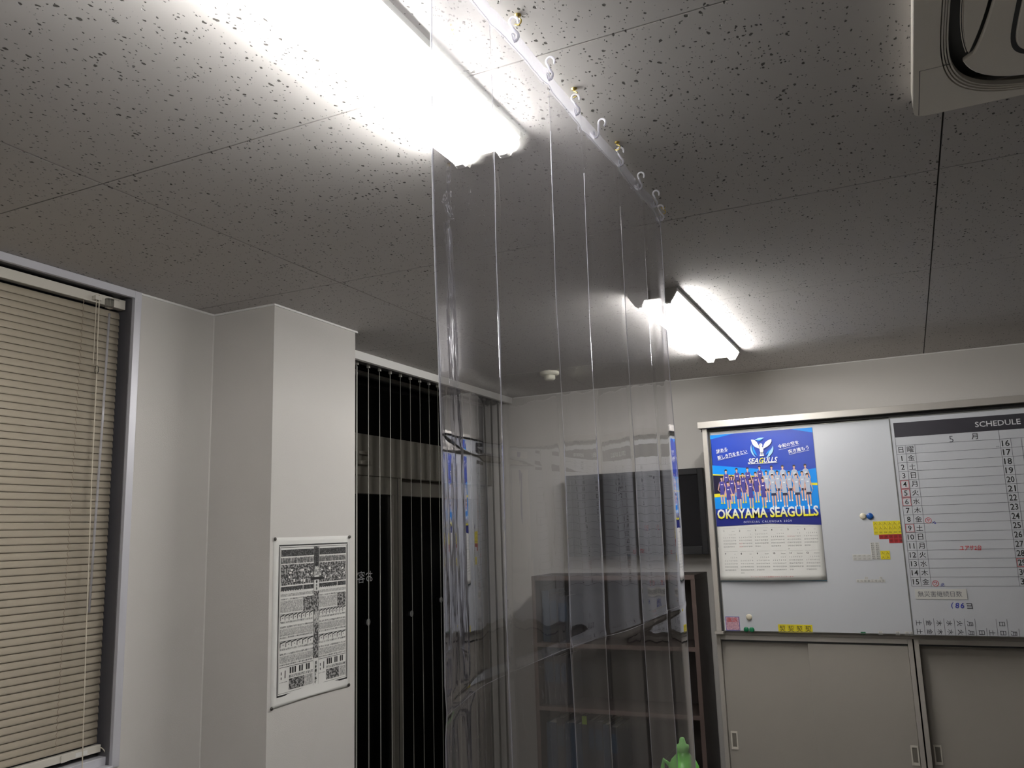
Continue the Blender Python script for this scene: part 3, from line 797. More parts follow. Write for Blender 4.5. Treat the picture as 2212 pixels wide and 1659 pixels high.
bl = FB(); text_on(bl, 'ぬ', .0975, Z(-.0155), .013, K, bold=.01); text_on(bl, '北', .1005, Z(-.290), .016, K, slant=.2, bold=.01)
for i_, (ch, px_) in enumerate((('(', .1290), ('8', .1490), ('6', .1690))): text_on(bl, ch, px_, Z(-.3790), .024 if i_ else .027, K, slant=.15, bold=.012)
bl.build('blue_marker_notes', 'blue_ink', bd2)
tx = FB(); text_on(tx, 'ヨ', .1965, Z(-.3815), .024, K, bold=.01, slant=-.1)
top_row = ['土', '金', '木', '水', '火', '月', '', '', '日', '']; bot_row = ['土', '金', '木', '水', '火', '月', '日', '土', '日', '月']
for k in range(10):
    xx = -.0125+.0405*k
    if top_row[k]: text_on(tx, top_row[k], xx, Z(-.4555), .0225, K, rot=-PI/2)
    text_on(tx, bot_row[k], xx, Z(-.4930), .0225, K, rot=-PI/2)
    za = -.4355 if (top_row[k] or (k < 9 and k == 7)) else -.474
    tx.rect_y(xx+.0195, xx+.0207, Z(-.5110), Z(za), K)
tx.build('weekday_strip', 'band', bd2)
pl = thing('name_plate', 'pale strip reading a day count title under the schedule table', 'label', (.089, SBY-.002, Z(-.3525)))
MB().box(-.0140, .1920, SBY-.0018, SBY-.0004, Z(-.3525), Z(-.3085)).build('plate', 'magnet_white', pl)
tx = FB(); text_on(tx, '無災害継続日数', .0850, Z(-.3295), .0255, SBY-.0020, w=.176); tx.build('plate_lettering', 'board_line', pl)

# ---- magnets and labels on the left board (face at 4.2680)
BF = 4.2680
MAGN = {}
def magnet(name, x, z, r, m, label, h=.008, dome=True):
    t = MB(); t.lathe([(r*.98, 0), (r, h*.35), (r*.92, h*.75), (r*.6, h)], (x, BF, z), 'y', 20)
    o = t.build(name, m, None, smooth=True, loc=(x, BF, z)); return tag(o, label, 'magnet', 'round board magnets')
magnet('round_magnet', -.1984, Z(.0237), .0145, 'magnet_cream', 'cream round magnet touching the blue magnet on the board')
magnet('round_magnet', -.1684, Z(.0226), .0150, 'magnet_blue', 'glossy blue round magnet on the whiteboard')
magnet('round_magnet', -.7588, Z(-.442), .0145, 'magnet_cream', 'cream round magnet above the two green magnets')
magnet('round_magnet', -.7768, Z(-.5010), .0125, 'magnet_green', 'left one of the two dark green round magnets')
magnet('round_magnet', -.7504, Z(-.5015), .0125, 'magnet_green', 'right one of the two dark green round magnets')
def chip(name, x0, x1, z0, z1, m, label, txt, group, tm='ink', lines=2):
    t = thing(name, label, 'magnet label', ((x0+x1)/2, BF, z0), group)
    MB().box(x0, x1, BF-.0011, BF-.0001, z0, z1).build('magnet_sheet', m, t)
    q = FB()
    if isinstance(txt, str):
        text_on(q, txt, (x0+x1)/2, (z0+z1)/2, (z1-z0)*.72, BF-.0014, w=(x1-x0)*.66)
    else:
        for r in range(lines):
            zc = z0+(z1-z0)*(r+.5)/lines
            text_on(q, txt[r % len(txt)], (x0+x1)/2, zc, (z1-z0)*.36, BF-.0014, w=(x1-x0)*.62)
    q.build('label_lettering', tm, t)
    return t
ordn = ['first', 'second', 'third', 'fourth', 'fifth', 'sixth']
rows = ['top', 'middle', 'bottom']
for r in range(3):
    for c in range(6):
        x0 = -.1588+.0203*c; z1 = Z(-.0025)-.0204*r
        chip('magnet_label', x0+.0004, min(x0+.0199, -.0345), z1-.0200, z1, 'magnet_yellow', '%s yellow label in the %s row of the big yellow block' % (ordn[c], rows[r]),
             '入' if r < 2 else ('回収',), 'yellow block labels', lines=1 if r == 2 else 2)
k = 0
for r, cols in ((0, range(0, 5)), (1, range(2, 5))):
    for c in cols:
        x0 = -.1385+.0203*c; z1 = Z(-.0642)-.0194*r
        chip('magnet_label', x0+.0003, x0+.0200, z1-.0190, z1, 'magnet_red', '%s dark red label in the %s red row below the yellow block' % (ordn[c-(0 if r == 0 else 2)], ('upper', 'lower')[r]), '休', 'dark red labels')
for r in range(4):
    for c in range(2):
        x0 = -.1806+.0203*c; z1 = Z(-.0982)-.0196*r
        chip('magnet_label', x0+.0003, x0+.0198, z1-.0190, z1, 'magnet_white', 'white label, %s row of the two column block, %s side' % (ordn[r], ('left', 'right')[c]), ('朝日', '配送'), 'white two column labels')
for c in range(4):
    for r in range(2):
        x0 = -.2620+.0203*c; z1 = Z(-.1520)-.0136*r
        chip('magnet_label', x0+.0004, x0+.0198, z1-.0130, z1, 'magnet_white', 'small white label, %s in the %s row of the wide block' % (ordn[c], ('upper', 'lower')[r]), '川村', 'small white labels', 'ink_grey')
for r in range(2):
    for c in range(2):
        x0 = -.1402+.0200*c; z1 = Z(-.1375)-.0194*r
        chip('magnet_label', x0+.0003, x0+.0196, z1-.0189, z1, 'magnet_yellow', 'yellow label of the small square block, %s %s' % (('upper', 'lower')[r], ('left', 'right')[c]), '入', 'small yellow square labels')
for c in range(4):
    x0 = -.6262+.0392*c
    chip('magnet_label', x0+.0004, x0+.0388, Z(-.5115), Z(-.4740), 'magnet_yellow', '%s of the four yellow labels at the bottom edge of the board' % ordn[c], '契', 'four yellow labels')
for c in range(8):
    x0 = -.2560+.0154*c
    up = c in (3, 6)
    chip('magnet_label', x0+.0003, x0+.0150, Z(-.2790), Z(-.2790)+.013, 'magnet_white', 'tiny white label, %s from left in the lone row' % (ordn+['seventh', 'eighth'])[c], ('本', '社', '営', '業', '工', '場', '出', '張')[c], 'tiny white row labels', 'ink_grey')
chip('magnet_label', -.2190, -.2045, Z(-.2650), Z(-.2540), 'magnet_white', 'tiny white label above the lone row, left one', '日', 'tiny white row labels', 'ink_grey')
chip('magnet_label', -.1560, -.1440, Z(-.2650), Z(-.2540), 'magnet_white', 'tiny white label above the lone row, right one', '月', 'tiny white row labels', 'ink_grey')
chip('magnet_label', -.2600, -.2390, Z(-.5125), Z(-.5020), 'magnet_green', 'small green label at the bottom edge of the board', '出', 'bottom edge labels')
for c, (xx, ch) in enumerate(((-.176, '休日'), (-.104, '出張'), (-.066, '会議'), (-.045, '直行'))):
    chip('magnet_label', xx-.009, xx+.009, Z(-.5125), Z(-.4960), 'magnet_white', 'faint white label at the bottom edge of the board, %s from left' % ordn[c], ch, 'bottom edge labels', 'ink_grey')
st = thing('sticker', 'pink and blue square picture sticker in the lower left of the board', 'sticker', (-.84, BF, Z(-.5105)))
MB().box(-.8738, -.8063, BF-.001, BF-.0001, Z(-.5105), Z(-.4413)).build('sticker_sheet', 'sticker1', st)
q = FB(); q.rect_y(-.8738, -.8063, Z(-.5105), Z(-.5045), BF-.0013); q.rect_y(-.8738, -.8718, Z(-.5045), Z(-.4413), BF-.0013); q.rect_y(-.8083, -.8063, Z(-.5045), Z(-.4413), BF-.0013); q.rect_y(-.8718, -.8083, Z(-.4433), Z(-.4413), BF-.0013); q.build('sticker_border', 'blue_ink', st)
q = FB(); text_on(q, '運送', -.842, Z(-.4565), .020, BF-.0014, w=.052, bold=.01); q.build('sticker_lettering', 'p_red', st)
tag(MB().box(-.8838, -.8755, BF-.001, BF-.0001, Z(-.5110), Z(-.4600)).build('paper_strip', 'paper', loc=(-.88, BF, Z(-.5110))), 'narrow white paper strip left of the pink sticker', 'label')

# ---- team calendar
CAX0, CAX1, CZ0, CZ1 = -.898, -.3855, Z(-.2675), Z(.4600)
CAX0 = -.8825
def cal_y(x, z):
    t = max(0, (1.60-z)/.21); u = (x-CAX0)/(CAX1-CAX0)
    return BF-.0016-.016*t*t*(.25+.75*math.sin(PI*min(1, max(0, u*.9+.1))))
cal = thing('wall_calendar', 'blue team calendar poster with players and month grids on the whiteboard', 'calendar', (-.64, BF, CZ0))
def lay(mb, layer):
    mb.v = [(x, cal_y(x, z)-.0004*layer, z) for x, y, z in mb.v]; return mb
pg = MB(); NXc, NZc = 16, 30
for j in range(NZc+1):
    for i in range(NXc+1): pg.v.append((CAX0+(CAX1-CAX0)*i/NXc, 0, CZ0+(CZ1-CZ0)*j/NZc))
pg.f = [(j*(NXc+1)+i, j*(NXc+1)+i+1, (j+1)*(NXc+1)+i+1, (j+1)*(NXc+1)+i) for j in range(NZc) for i in range(NXc)]
lay(pg, 0); pg.flat = True
sh = pg.build('calendar_sheet', 'paper', cal, smooth=True); md = sh.modifiers.new('solid', 'SOLIDIFY'); md.thickness = .0003; md.offset = -1
def PX(x): return CAX0+(x+.898)*(CAX1-CAX0)/(-.3855+.898)        # print coordinates to sheet
def flatp(pts_list, m, layer, name):
    mb = FB()
    for pts in pts_list:
        # split wide shapes so that they follow the sheet
        mb.add([(PX(x), 0, z) for x, z in pts], [tuple(range(len(pts)))])
    lay(mb, layer); return mb.build(name, m, cal)
flatp([[(-.898, 1.657), (-.629, 1.6637), (-.3855, 1.650), (-.3855, 2.119), (-.898, 2.119)]], 'p_blue', 1, 'picture_ground')
flatp([[(-.898, 1.745), (-.612, 1.735), (-.3855, 1.724), (-.3855, 1.921), (-.47, 1.912), (-.628, 1.928), (-.898, 1.965)],
       [(-.898, 2.098), (-.77, 2.119), (-.898, 2.119)], [(-.49, 2.119), (-.3855, 2.094), (-.3855, 2.119)]], 'p_sky', 2, 'picture_sky')
flatp([[(-.898, 1.820), (-.64, 1.826), (-.64, 1.893), (-.898, 1.916)]], 'p_black', 3, 'picture_panel')
flatp([[(-.898, 1.803), (-.80, 1.806), (-.80, 1.821), (-.898, 1.820)], [(-.898, 1.914), (-.64, 1.892), (-.64, 1.896), (-.898, 1.920)], [(-.44, 1.842), (-.3855, 1.838), (-.3855, 1.850), (-.44, 1.853)]], 'p_yellow', 4, 'picture_stripes')
flatp([[(-.898, 1.657), (-.629, 1.6637), (-.3855, 1.650), (-.3855, 1.700), (-.62, 1.718), (-.898, 1.722)]], 'p_navy', 3, 'picture_footer')
layers = {'p_skin': FB(), 'p_hair': FB(), 'p_jersey': FB(), 'p_jersey2': FB(), 'p_short': FB(), 'p_yellow': FB(), 'p_white': FB()}
def poly(m, pts, d): layers[m].add([(PX(x), d, z) for x, z in pts], [tuple(range(len(pts)))])
def ell(m, cx, cz, rx, rz, d, n=10): poly(m, [(cx+rx*math.cos(2*PI*k/n), cz+rz*math.sin(2*PI*k/n)) for k in range(n)], d)
def player(x, zh, zf, team, d, armside):
    H_ = zh-zf; s = .0072
    sh_ = zh-.016; wa = zh-.016-.045*(H_/.135 if H_ > 0 else 1); hip = zh-.075*(H_/.13)
    j = 'p_jersey' if team == 0 else 'p_jersey2'
    # legs
    for q in (-1, 1):
        poly('p_skin', [(x+q*.0068-.0044, hip), (x+q*.0068+.0044, hip), (x+q*.0062+.003, zf+.006), (x+q*.0062-.003, zf+.006)][::1], d)
        poly('p_yellow' if team == 0 else 'p_white', [(x+q*.0064-.0042, zf), (x+q*.0064+.0042, zf), (x+q*.0064+.003, zf+.008), (x+q*.0064-.003, zf+.008)], d-.1)
    # arms
    poly('p_skin', [(x-.0125, sh_-.002), (x-.0098, sh_-.010), (x-.0185, hip+.016), (x-.0225, hip+.018)], d-.1)
    poly('p_skin', [(x-.0225, hip+.018), (x-.0185, hip+.013), (x-.0060, hip+.004), (x-.0080, hip+.009)], d-.1)
    poly('p_skin', [(x+.0098, sh_-.010), (x+.0125, sh_-.002), (x+.0225, hip+.018), (x+.0185, hip+.016)], d-.1)
    poly('p_skin', [(x+.0185, hip+.013), (x+.0225, hip+.018), (x+.0110, hip-.006), (x+.0085, hip-.004)], d-.1)
    # trunk, shorts
    poly('p_short' if team else j, [(x-.0125, hip-.008), (x+.0125, hip-.008), (x+.0110, hip+.010), (x-.0110, hip+.010)], d-.2)
    poly(j, [(x-.0108, hip+.004), (x+.0108, hip+.004), (x+.0096, wa+.006), (x+.0128, sh_-.002), (x+.0045, sh_+.004), (x-.0045, sh_+.004), (x-.0128, sh_-.002), (x-.0096, wa+.006)], d-.3)
    if team: poly('p_short', [(x+.0096, wa+.004), (x+.0125, sh_-.004), (x+.0108, sh_-.010), (x+.0085, hip+.006)], d-.4)
    poly('p_white', [(x-.006, sh_-.013), (x+.006, sh_-.013), (x+.0045, sh_-.017), (x-.0045, sh_-.017)], d-.4)
    poly('p_skin', [(x-.0028, sh_), (x+.0028, sh_), (x+.0028, zh-.006), (x-.0028, zh-.006)], d-.35)
    ell('p_hair', x, zh+.0018, s, s*1.18, d-.4); ell('p_skin', x, zh-.0015, s*.72, s*.95, d-.5)
    poly('p_hair', [(x-s*.8, zh+.002), (x+s*.8, zh+.002), (x+s*.6, zh+.0085), (x-s*.6, zh+.0085)], d-.6)
back = [(-.8298, 1.931), (-.7746, 1.9347), (-.7195, 1.9349), (-.6589, 1.9398), (-.5993, 1.9368), (-.5456, 1.9356), (-.4899, 1.9335), (-.4362, 1.9346)]
sec = [(-.8553, 1.8955), (-.8036, 1.8996), (-.7459, 1.9085), (-.6816, 1.91), (-.628, 1.9138), (-.5732, 1.9105), (-.5169, 1.9055), (-.4546, 1.9018)]
fro = [(-.8248, 1.8693), (-.7718, 1.8734), (-.7113, 1.8788), (-.6486, 1.8805), (-.5988, 1.8949), (-.5437, 1.8917), (-.4839, 1.89), (-.4305, 1.8903)]
for row, zf, d in ((back, 1.800, 5), (sec, 1.768, 4), (fro, 1.741, 3)):
    for i, (x, zh) in enumerate(row): player(x, zh, zf, 0 if i < 4 else 1, -(20-d*3), 1)
for m_, mb in layers.items():
    mb.v = [(x, cal_y(x, z)-.0016+.00012*y, z) for x, y, z in mb.v]
    mb.build('printed_players_'+{'p_skin': 'skin', 'p_hair': 'hair', 'p_jersey': 'indigo_jerseys', 'p_jersey2': 'grey_jerseys', 'p_short': 'shorts', 'p_yellow': 'yellow_shoes', 'p_white': 'white_details'}[m_], m_, cal)
TOPL = 13
def cal_text(items, m, name, layer=TOPL):
    mb = FB()
    for it in items: text_on(mb, it[0], PX(it[1]), it[2], it[3], 0, **(it[4] if len(it) > 4 else {}))
    lay(mb, layer); return mb.build(name, m, cal)
cal_text([('OKAYAMA SEAGULLS', -.641, 1.7180, .050, dict(w=.482, bold=.028))], 'p_title', 'calendar_title')
cal_text([('O F F I C I A L   C A L E N D A R   2 0 2 0', -.641, 1.6745, .0095, dict(w=.228))], 'p_white', 'calendar_subtitle')
r10 = math.radians(9.5)
cal_text([('絆ある', -.842, 2.0385, .019, dict(rot=r10, bold=.015)), ('新しき風をまとい', -.790, 2.0125, .021, dict(w=.150, rot=r10, bold=.015)),
          ('令和の空を', -.507, 2.0440, .020, dict(w=.100, rot=r10, bold=.015)), ('突き進もう', -.460, 2.0155, .020, dict(w=.098, rot=r10, bold=.015)),
          ('SEA', -.6835, 1.9745, .026, dict(w=.052, slant=.3, bold=.02)), ('ULLS', -.6000, 1.9745, .026, dict(w=.064, slant=.3, bold=.02))], 'p_white', 'calendar_slogans')
cal_text([('G', -.6455, 1.9735, .029, dict(w=.020, slant=.2, bold=.02))], 'p_yellow', 'emblem_initial')
def uline(x0, z0, x1, z1, w_=.0014): return [(x0, z0), (x1, z1), (x1, z1+w_), (x0, z0+w_)]
flatp([uline(-.8707, 2.0225, -.8122, 2.0305), uline(-.8662, 1.9875, -.7093, 2.0135), uline(-.5553, 2.0195, -.4531, 2.0372), uline(-.5079, 1.9930, -.4088, 2.0090), uline(-.712, 1.9585, -.568, 1.9585, .0022)], 'p_white', TOPL, 'slogan_underlines')
def arc(cx, cz, r0, r1, a0, a1, n=14, squash=.9):
    out = []
    for k in range(n+1):
        a = math.radians(a0+(a1-a0)*k/n); t = math.sin(PI*k/n); out.append((cx+r0*math.cos(a), cz+squash*r0*math.sin(a)))
    for k in range(n, -1, -1):
        a = math.radians(a0+(a1-a0)*k/n); t = math.sin(PI*k/n); rr = r0-(r0-r1)*t; out.append((cx+rr*math.cos(a), cz+squash*rr*math.sin(a)))
    return out
for nm, m_, arcs in (('emblem_arcs_pale', 'p_pale', [arc(-.637, 2.033, .058, .050, 150, 235), arc(-.637, 2.033, .056, .040, 285, 372), arc(-.637, 2.033, .060, .050, 75, 125)]),
                     ('emblem_arcs_blue', 'p_sky', [arc(-.637, 2.033, .047, .037, 155, 240), arc(-.637, 2.033, .040, .032, 290, 350), arc(-.637, 2.033, .050, .044, 80, 120)])):
    mb = FB()
    for a in arcs:
        h_ = len(a)//2
        for k in range(h_-1):
            q = [a[k], a[k+1], a[len(a)-2-k], a[len(a)-1-k]]
            mb.add([(PX(x), 0, z) for x, z in q], [(0, 1, 2, 3)])
    lay(mb, TOPL-1); mb.build(nm, m_, cal)
def petal(x0, z0, x1, z1, w_):
    dx, dz = x1-x0, z1-z0; L_ = math.hypot(dx, dz); nx_, nz_ = -dz/L_, dx/L_
    top = [(x0+dx*t+nx_*w_*math.sin(PI*t**.7), z0+dz*t+nz_*w_*math.sin(PI*t**.7)) for t in [k/8 for k in range(9)]]
    bot = [(x0+dx*t-nx_*w_*math.sin(PI*t), z0+dz*t-nz_*w_*math.sin(PI*t)) for t in [k/8 for k in range(7, 0, -1)]]
    return top+bot
def circ(cx, cz, rx, rz, n=14): return [(cx+rx*math.cos(2*PI*k/n), cz+rz*math.sin(2*PI*k/n)) for k in range(n)]
flatp([petal(-.689, 2.081, -.646, 2.032, .012), petal(-.587, 2.077, -.634, 2.030, .012), circ(-.640, 2.027, .0095, .017), circ(-.642, 2.050, .0085, .0090), [(-.652, 1.996), (-.630, 1.996), (-.634, 2.015), (-.646, 2.015)]], 'p_white', TOPL, 'emblem_bird')
flatp([[(-.651, 2.046), (-.645, 2.044), (-.645, 2.051)]], 'p_yellow', TOPL+1, 'emblem_beak')
flatp([circ(-.6445, 2.0525, .0016, .0020, 8), [(-.648, 2.004), (-.634, 2.004), (-.636, 2.008), (-.646, 2.008)]], 'p_navy', TOPL+1, 'emblem_eye')
# months
import calendar as _cal
nums = []; days = []; reds = []
for mth in range(12):
    x0 = -.866+.0795*(mth % 6); z0 = Z(-.0265)-(.1125 if mth >= 6 else 0)
    nums.append((str(mth+1), x0+(.003 if mth < 9 else .006), z0, .0085, dict(bold=.02)))
    days.append((('January February March April May June July August September October November December').split()[mth], x0+.050, z0-.002, .0042, dict()))
    start = (_cal.monthrange(2020, mth+1)[0]+1) % 7; nd = _cal.monthrange(2020, mth+1)[1]
    for dd in range(1, nd+1):
        c = (start+dd-1) % 7; r = (start+dd-1)//7
        (reds if (mth == 4 and dd in (3, 4, 5, 6)) or (mth == 1 and dd in (16, 17, 23, 24)) else days).append((str(dd), x0+.0095*c, z0-.0185-.0148*r, .0058, dict()))
cal_text(nums, 'ink', 'month_numbers', 2); cal_text(days, 'ink_grey', 'day_numbers', 2); cal_text(reds, 'p_red', 'holiday_numbers', 2)
cal_text([('チーム一丸となり応援ありがとうございます', -.640, Z(-.2500), .0062, dict(w=.20))], 'p_red', 'calendar_footnote', 2)
flatp([uline(-.869+.0795*(k % 6), Z(-.0155)-(.1125 if k > 5 else 0), -.869+.0795*(k % 6)+.068, Z(-.0155)-(.1125 if k > 5 else 0), .0007) for k in range(12)], 'ink_pale', 2, 'month_rules')
MB().box(CAX0, CAX1, BF-.0050, BF-.0004, CZ0-.004, CZ0-.0005).build('calendar_shadow_strip', 'p_teal', cal)  # teal strip paints the shadow gap below the curled bottom edge

# guessed poster, added out of view for its mirror image in the vinyl
bp_ = thing('reflection_sheet', 'unseen blue sheet added on the right end whiteboard for the vinyl reflection', 'notice', (1.35, BF, 1.45))
MB().box(1.12, 1.70, BF-.001, BF-.0002, 1.25, 2.05).build('sheet', 'paper', bp_)
q = FB(); q.rect_y(1.30, 1.36, 1.55, 2.03, BF-.0014); q.rect_y(1.50, 1.53, 1.40, 1.95, BF-.0014); q.build('printed_block', 'p_jersey', bp_)

# ------------------------------------------------------------------ newspaper style poster on the column
def print_mat(name, dark, light, scale, thr, stretch=(1, 1, 1), soft=.05):
    m, nt, N, L, b = nodes_of(name)
    g = N.new('ShaderNodeNewGeometry'); mp = N.new('ShaderNodeMapping'); mp.inputs['Scale'].default_value = stretch
    L.new(g.outputs['Position'], mp.inputs[0])
    n = N.new('ShaderNodeTexNoise'); n.inputs['Scale'].default_value = scale; n.inputs['Detail'].default_value = 2
    L.new(mp.outputs[0], n.inputs['Vector'])
    r = N.new('ShaderNodeMapRange'); r.inputs['From Min'].default_value = thr-soft; r.inputs['From Max'].default_value = thr+soft; L.new(n.outputs['Fac'], r.inputs['Value'])
    mx = N.new('ShaderNodeMixRGB'); mx.inputs[1].default_value = (*dark, 1); mx.inputs[2].default_value = (*light, 1); L.new(r.outputs[0], mx.inputs[0])
    L.new(mx.outputs[0], b.inputs['Base Color']); b.inputs['Roughness'].default_value = .7
    return m
PW = (.68, .67, .64)
M['np_crowd'] = print_mat('crowd photograph print', (.03, .03, .03), (.36, .35, .34), 150, .52)
M['np_head'] = print_mat('dark headline print', (.025, .025, .025), (.12, .12, .12), 200, .55)
M['np_text'] = print_mat('column text print', (.13, .13, .13), PW, 330, .50, (1, 1, .45), .12)
M['np_fine'] = print_mat('fine column text print', (.24, .235, .23), PW, 420, .52, (1, 1, .5), .16)
PYa, PYb, PZa, PZb = 2.289, 2.727, Z(-.560), Z(.009)
XF = -2.003
def pos_x(y, z):
    t = max(0, (Z(-.49)-z)/.07); u = (y-PYa)/(PYb-PYa)
    return XF+.0008+.006*t*t*math.sin(PI*u)
po = thing('newsprint_poster', 'black and white printed newspaper style poster pinned on the column', 'poster', (XF, (PYa+PYb)/2, PZa))
pg = FB(); NY_, NZ_ = 16, 40
for j in range(NZ_+1):
    for i in range(NY_+1):
        y = PYa+(PYb-PYa)*i/NY_; z = PZa+(PZb-PZa)*j/NZ_
        if j == 0: z += .008*math.sin(PI*i/NY_)
        pg.v.append((pos_x(y, z), y, z))
pg.f = [(j*(NY_+1)+i, j*(NY_+1)+i+1, (j+1)*(NY_+1)+i+1, (j+1)*(NY_+1)+i) for j in range(NZ_) for i in range(NY_)]
sh = pg.build('poster_sheet', 'paper', po, smooth=True); md = sh.modifiers.new('solid', 'SOLIDIFY'); md.thickness = .0003; md.offset = -1
FY0, FY1, FZ0, FZ1 = 2.317, 2.712, Z(-.527), Z(-.017)
pl_ = {}
def pr(u0, u1, v0, v1, m, lift=.0006):
    mb = pl_.setdefault(m, FB()); mb.rect_x(FY0+(FY1-FY0)*u0, FY0+(FY1-FY0)*u1, FZ1-(FZ1-FZ0)*v1, FZ1-(FZ1-FZ0)*v0, XF+.0010+lift)
def ptri(pts, m, lift=.0010):
    mb = pl_.setdefault(m, FB()); mb.add([(XF+.0010+lift, FY0+(FY1-FY0)*u, FZ1-(FZ1-FZ0)*v) for u, v in pts], [tuple(range(len(pts)))])
e = .011
for a in ((0, 1, 0, e*.8), (0, 1, 1-e, 1), (0, e, e, 1-e), (1-e, 1, e, 1-e)): pr(*a, 'ink')
for a in ((.018, .982, .018, .0205), (.018, .982, .979, .981), (.018, .0205, .02, .98), (.979, .982, .02, .98)): pr(*a, 'ink')
for (ua, ub) in ((.030, .480), (.565, .970)):
    wu = ub-ua
    pr(ua, ub, .034, .080, 'np_head'); 
    pr(ua, ub, .088, .130, 'np_text')
    nb = 22
    for k in range(nb): pr(ua+wu*k/nb, ua+wu*(k+.55)/nb, .092, .128, 'np_head', .0010)
    pr(ua, ub, .136, .275, 'np_crowd')
    rr_ = random.Random(int(ua*100))
    for k in range(11):
        cu = ua+wu*rr_.random()*.94; cv = .165+.09*rr_.random(); pr(cu, cu+.012+.02*rr_.random(), cv, cv+.006+.014*rr_.random(), 'paper', .0010)
    pr(ua, ua+wu*.66, .284, .314, 'np_head'); pr(ua+wu*.68, ub, .284, .314, 'np_head')
    for k in range(9): ptri([(ua+wu*.66*k/9, .318), (ua+wu*.66*(k+1)/9, .318), (ua+wu*.66*(k+.5)/9, .308)], 'paper')
    pr(ua, ub, .330, .350, 'np_fine'); pr(ua, ub, .362, .372, 'np_text')
    pr(ua, ua+wu*.66, .378, .455, 'np_fine'); pr(ua+wu*.68, ub, .368, .462, 'np_crowd')
    for (v, nf) in ((.478, 8), (.655, 6)):
        pr(ua, ub, v-.012, v-.009, 'ink')
        for k in range(nf):
            a0 = ua+wu*k/nf; a1 = ua+wu*(k+1)/nf
            ptri([(a0, v+.030), (a0+.007, v+.030), (a0+.007, v+.004), (a1, v-.006), (a1, v-.012), (a0, v-.002)], 'ink')
            pr((a0+a1)/2-.004+.004, (a0+a1)/2+.008, v+.010, v+.018, 'ink')
        pr(ua, ub, v+.036, v+.048, 'np_text'); pr(ua, ub, v+.068, v+.080, 'np_text'); pr(ua, ub, v+.086, v+.132, 'np_fine'); pr(ua, ub, v+.138, v+.148, 'np_text')
    pr(ua, ub, .812, .815, 'ink')
    for k in range(9):
        a0 = ua+wu*(.30+.07*k)
        if k in (3, 6): continue
        pr(a0, a0+wu*.045, .822, .862, 'ink')
    pr(ua+wu*.28, ub, .872, .890, 'np_text'); pr(ua+wu*.28, ua+wu*.75, .896, .968, 'np_crowd'); pr(ua+wu*.77, ub, .896, .968, 'np_fine')
    pr(ua+.02, ua+.030, .842, .862, 'ink'); pr(ua+.02, ua+.030, .875, .890, 'ink'); pr(ua+.07, ua+.080, .836, .885, 'ink'); pr(ua, ua+wu*.24, .908, .912, 'np_text')
pr(.485, .558, .020, .800, 'np_crowd', .0003)
pr(.490, .553, .030, .160, 'np_head', .0010); pr(.488, .556, .162, .222, 'np_text', .0010); pr(.488, .556, .226, .335, 'paper', .0010)
pr(.488, .556, .480, .560, 'np_text', .0010); pr(.485, .487, .02, .98, 'ink', .0012); pr(.557, .559, .02, .98, 'ink', .0012)
mbk = pl_.setdefault('ink', FB())
def ptext(ch, u, v, h): text_on(mbk, ch, FY0+(FY1-FY0)*u, FZ1-(FZ1-FZ0)*v, h, XF+.0026, 'x', bold=.03)
for k, ch in enumerate('宝塚記念'): ptext(ch, .522, .045+.033*k, .014)
for k, ch in enumerate('一番大当'): ptext(ch, .522, .246+.024*k, .010)
for k, ch in enumerate('日本番付会社'): ptext(ch, .522, .832+.026*k, .0115)
for m_, mb in pl_.items():
    mb.build({'ink': 'black_print', 'paper': 'white_gaps', 'np_crowd': 'picture_print', 'np_head': 'headline_print', 'np_text': 'column_print', 'np_fine': 'fine_print'}[m_], m_, po)
for (yy, zz, lab) in ((2.293, Z(.004), 'upper left'), (2.722, Z(.004), 'upper right'), (2.291, Z(-.556), 'lower left'), (2.720, Z(-.552), 'lower right')):
    t = MB(); t.lathe([(.0022, .0), (.0060, .002), (.0064, .004), (.004, .0065), (.001, .007)], (XF+.0012, yy, zz), 'x', 14)
    tag(t.build('push_pin', 'pin', None, smooth=True, loc=(XF, yy, zz)), 'dark round pin at the %s corner of the column poster' % lab, 'pin', 'poster pins')

# ------------------------------------------------------------------ television
tv = thing('television', 'black flat television mounted on the end wall', 'television', (-1.42, YB-.1, Z(-.150)))
TX0, TX1, TZ0, TZ1, TY = -1.832, -1.012, Z(-.150), Z(.322), 4.625
fr = MB(); fr.box(TX0, TX0+.032, TY, TY+.04, TZ0, TZ1); fr.box(TX1-.032, TX1, TY, TY+.04, TZ0, TZ1); fr.box(TX0+.032, TX1-.032, TY, TY+.04, TZ1-.034, TZ1); fr.box(TX0+.032, TX1-.032, TY, TY+.04, TZ0, TZ0+.045)
fr.build('bezel', 'tv', tv, bevel=.003)
MB().box(TX0+.031, TX1-.031, TY+.008, TY+.03, TZ0+.044, TZ1-.033).build('screen', 'screen', tv)
MB().box(TX0+.10, TX1-.10, TY+.0405, TY+.075, TZ0+.06, TZ1-.06).build('back_cover', 'tv', tv, bevel=.006)
MB().box(-1.56, -1.28, TY+.0755, YB-.001, Z(-.02), Z(.20)).build('wall_mount', 'alu_dark', tv)

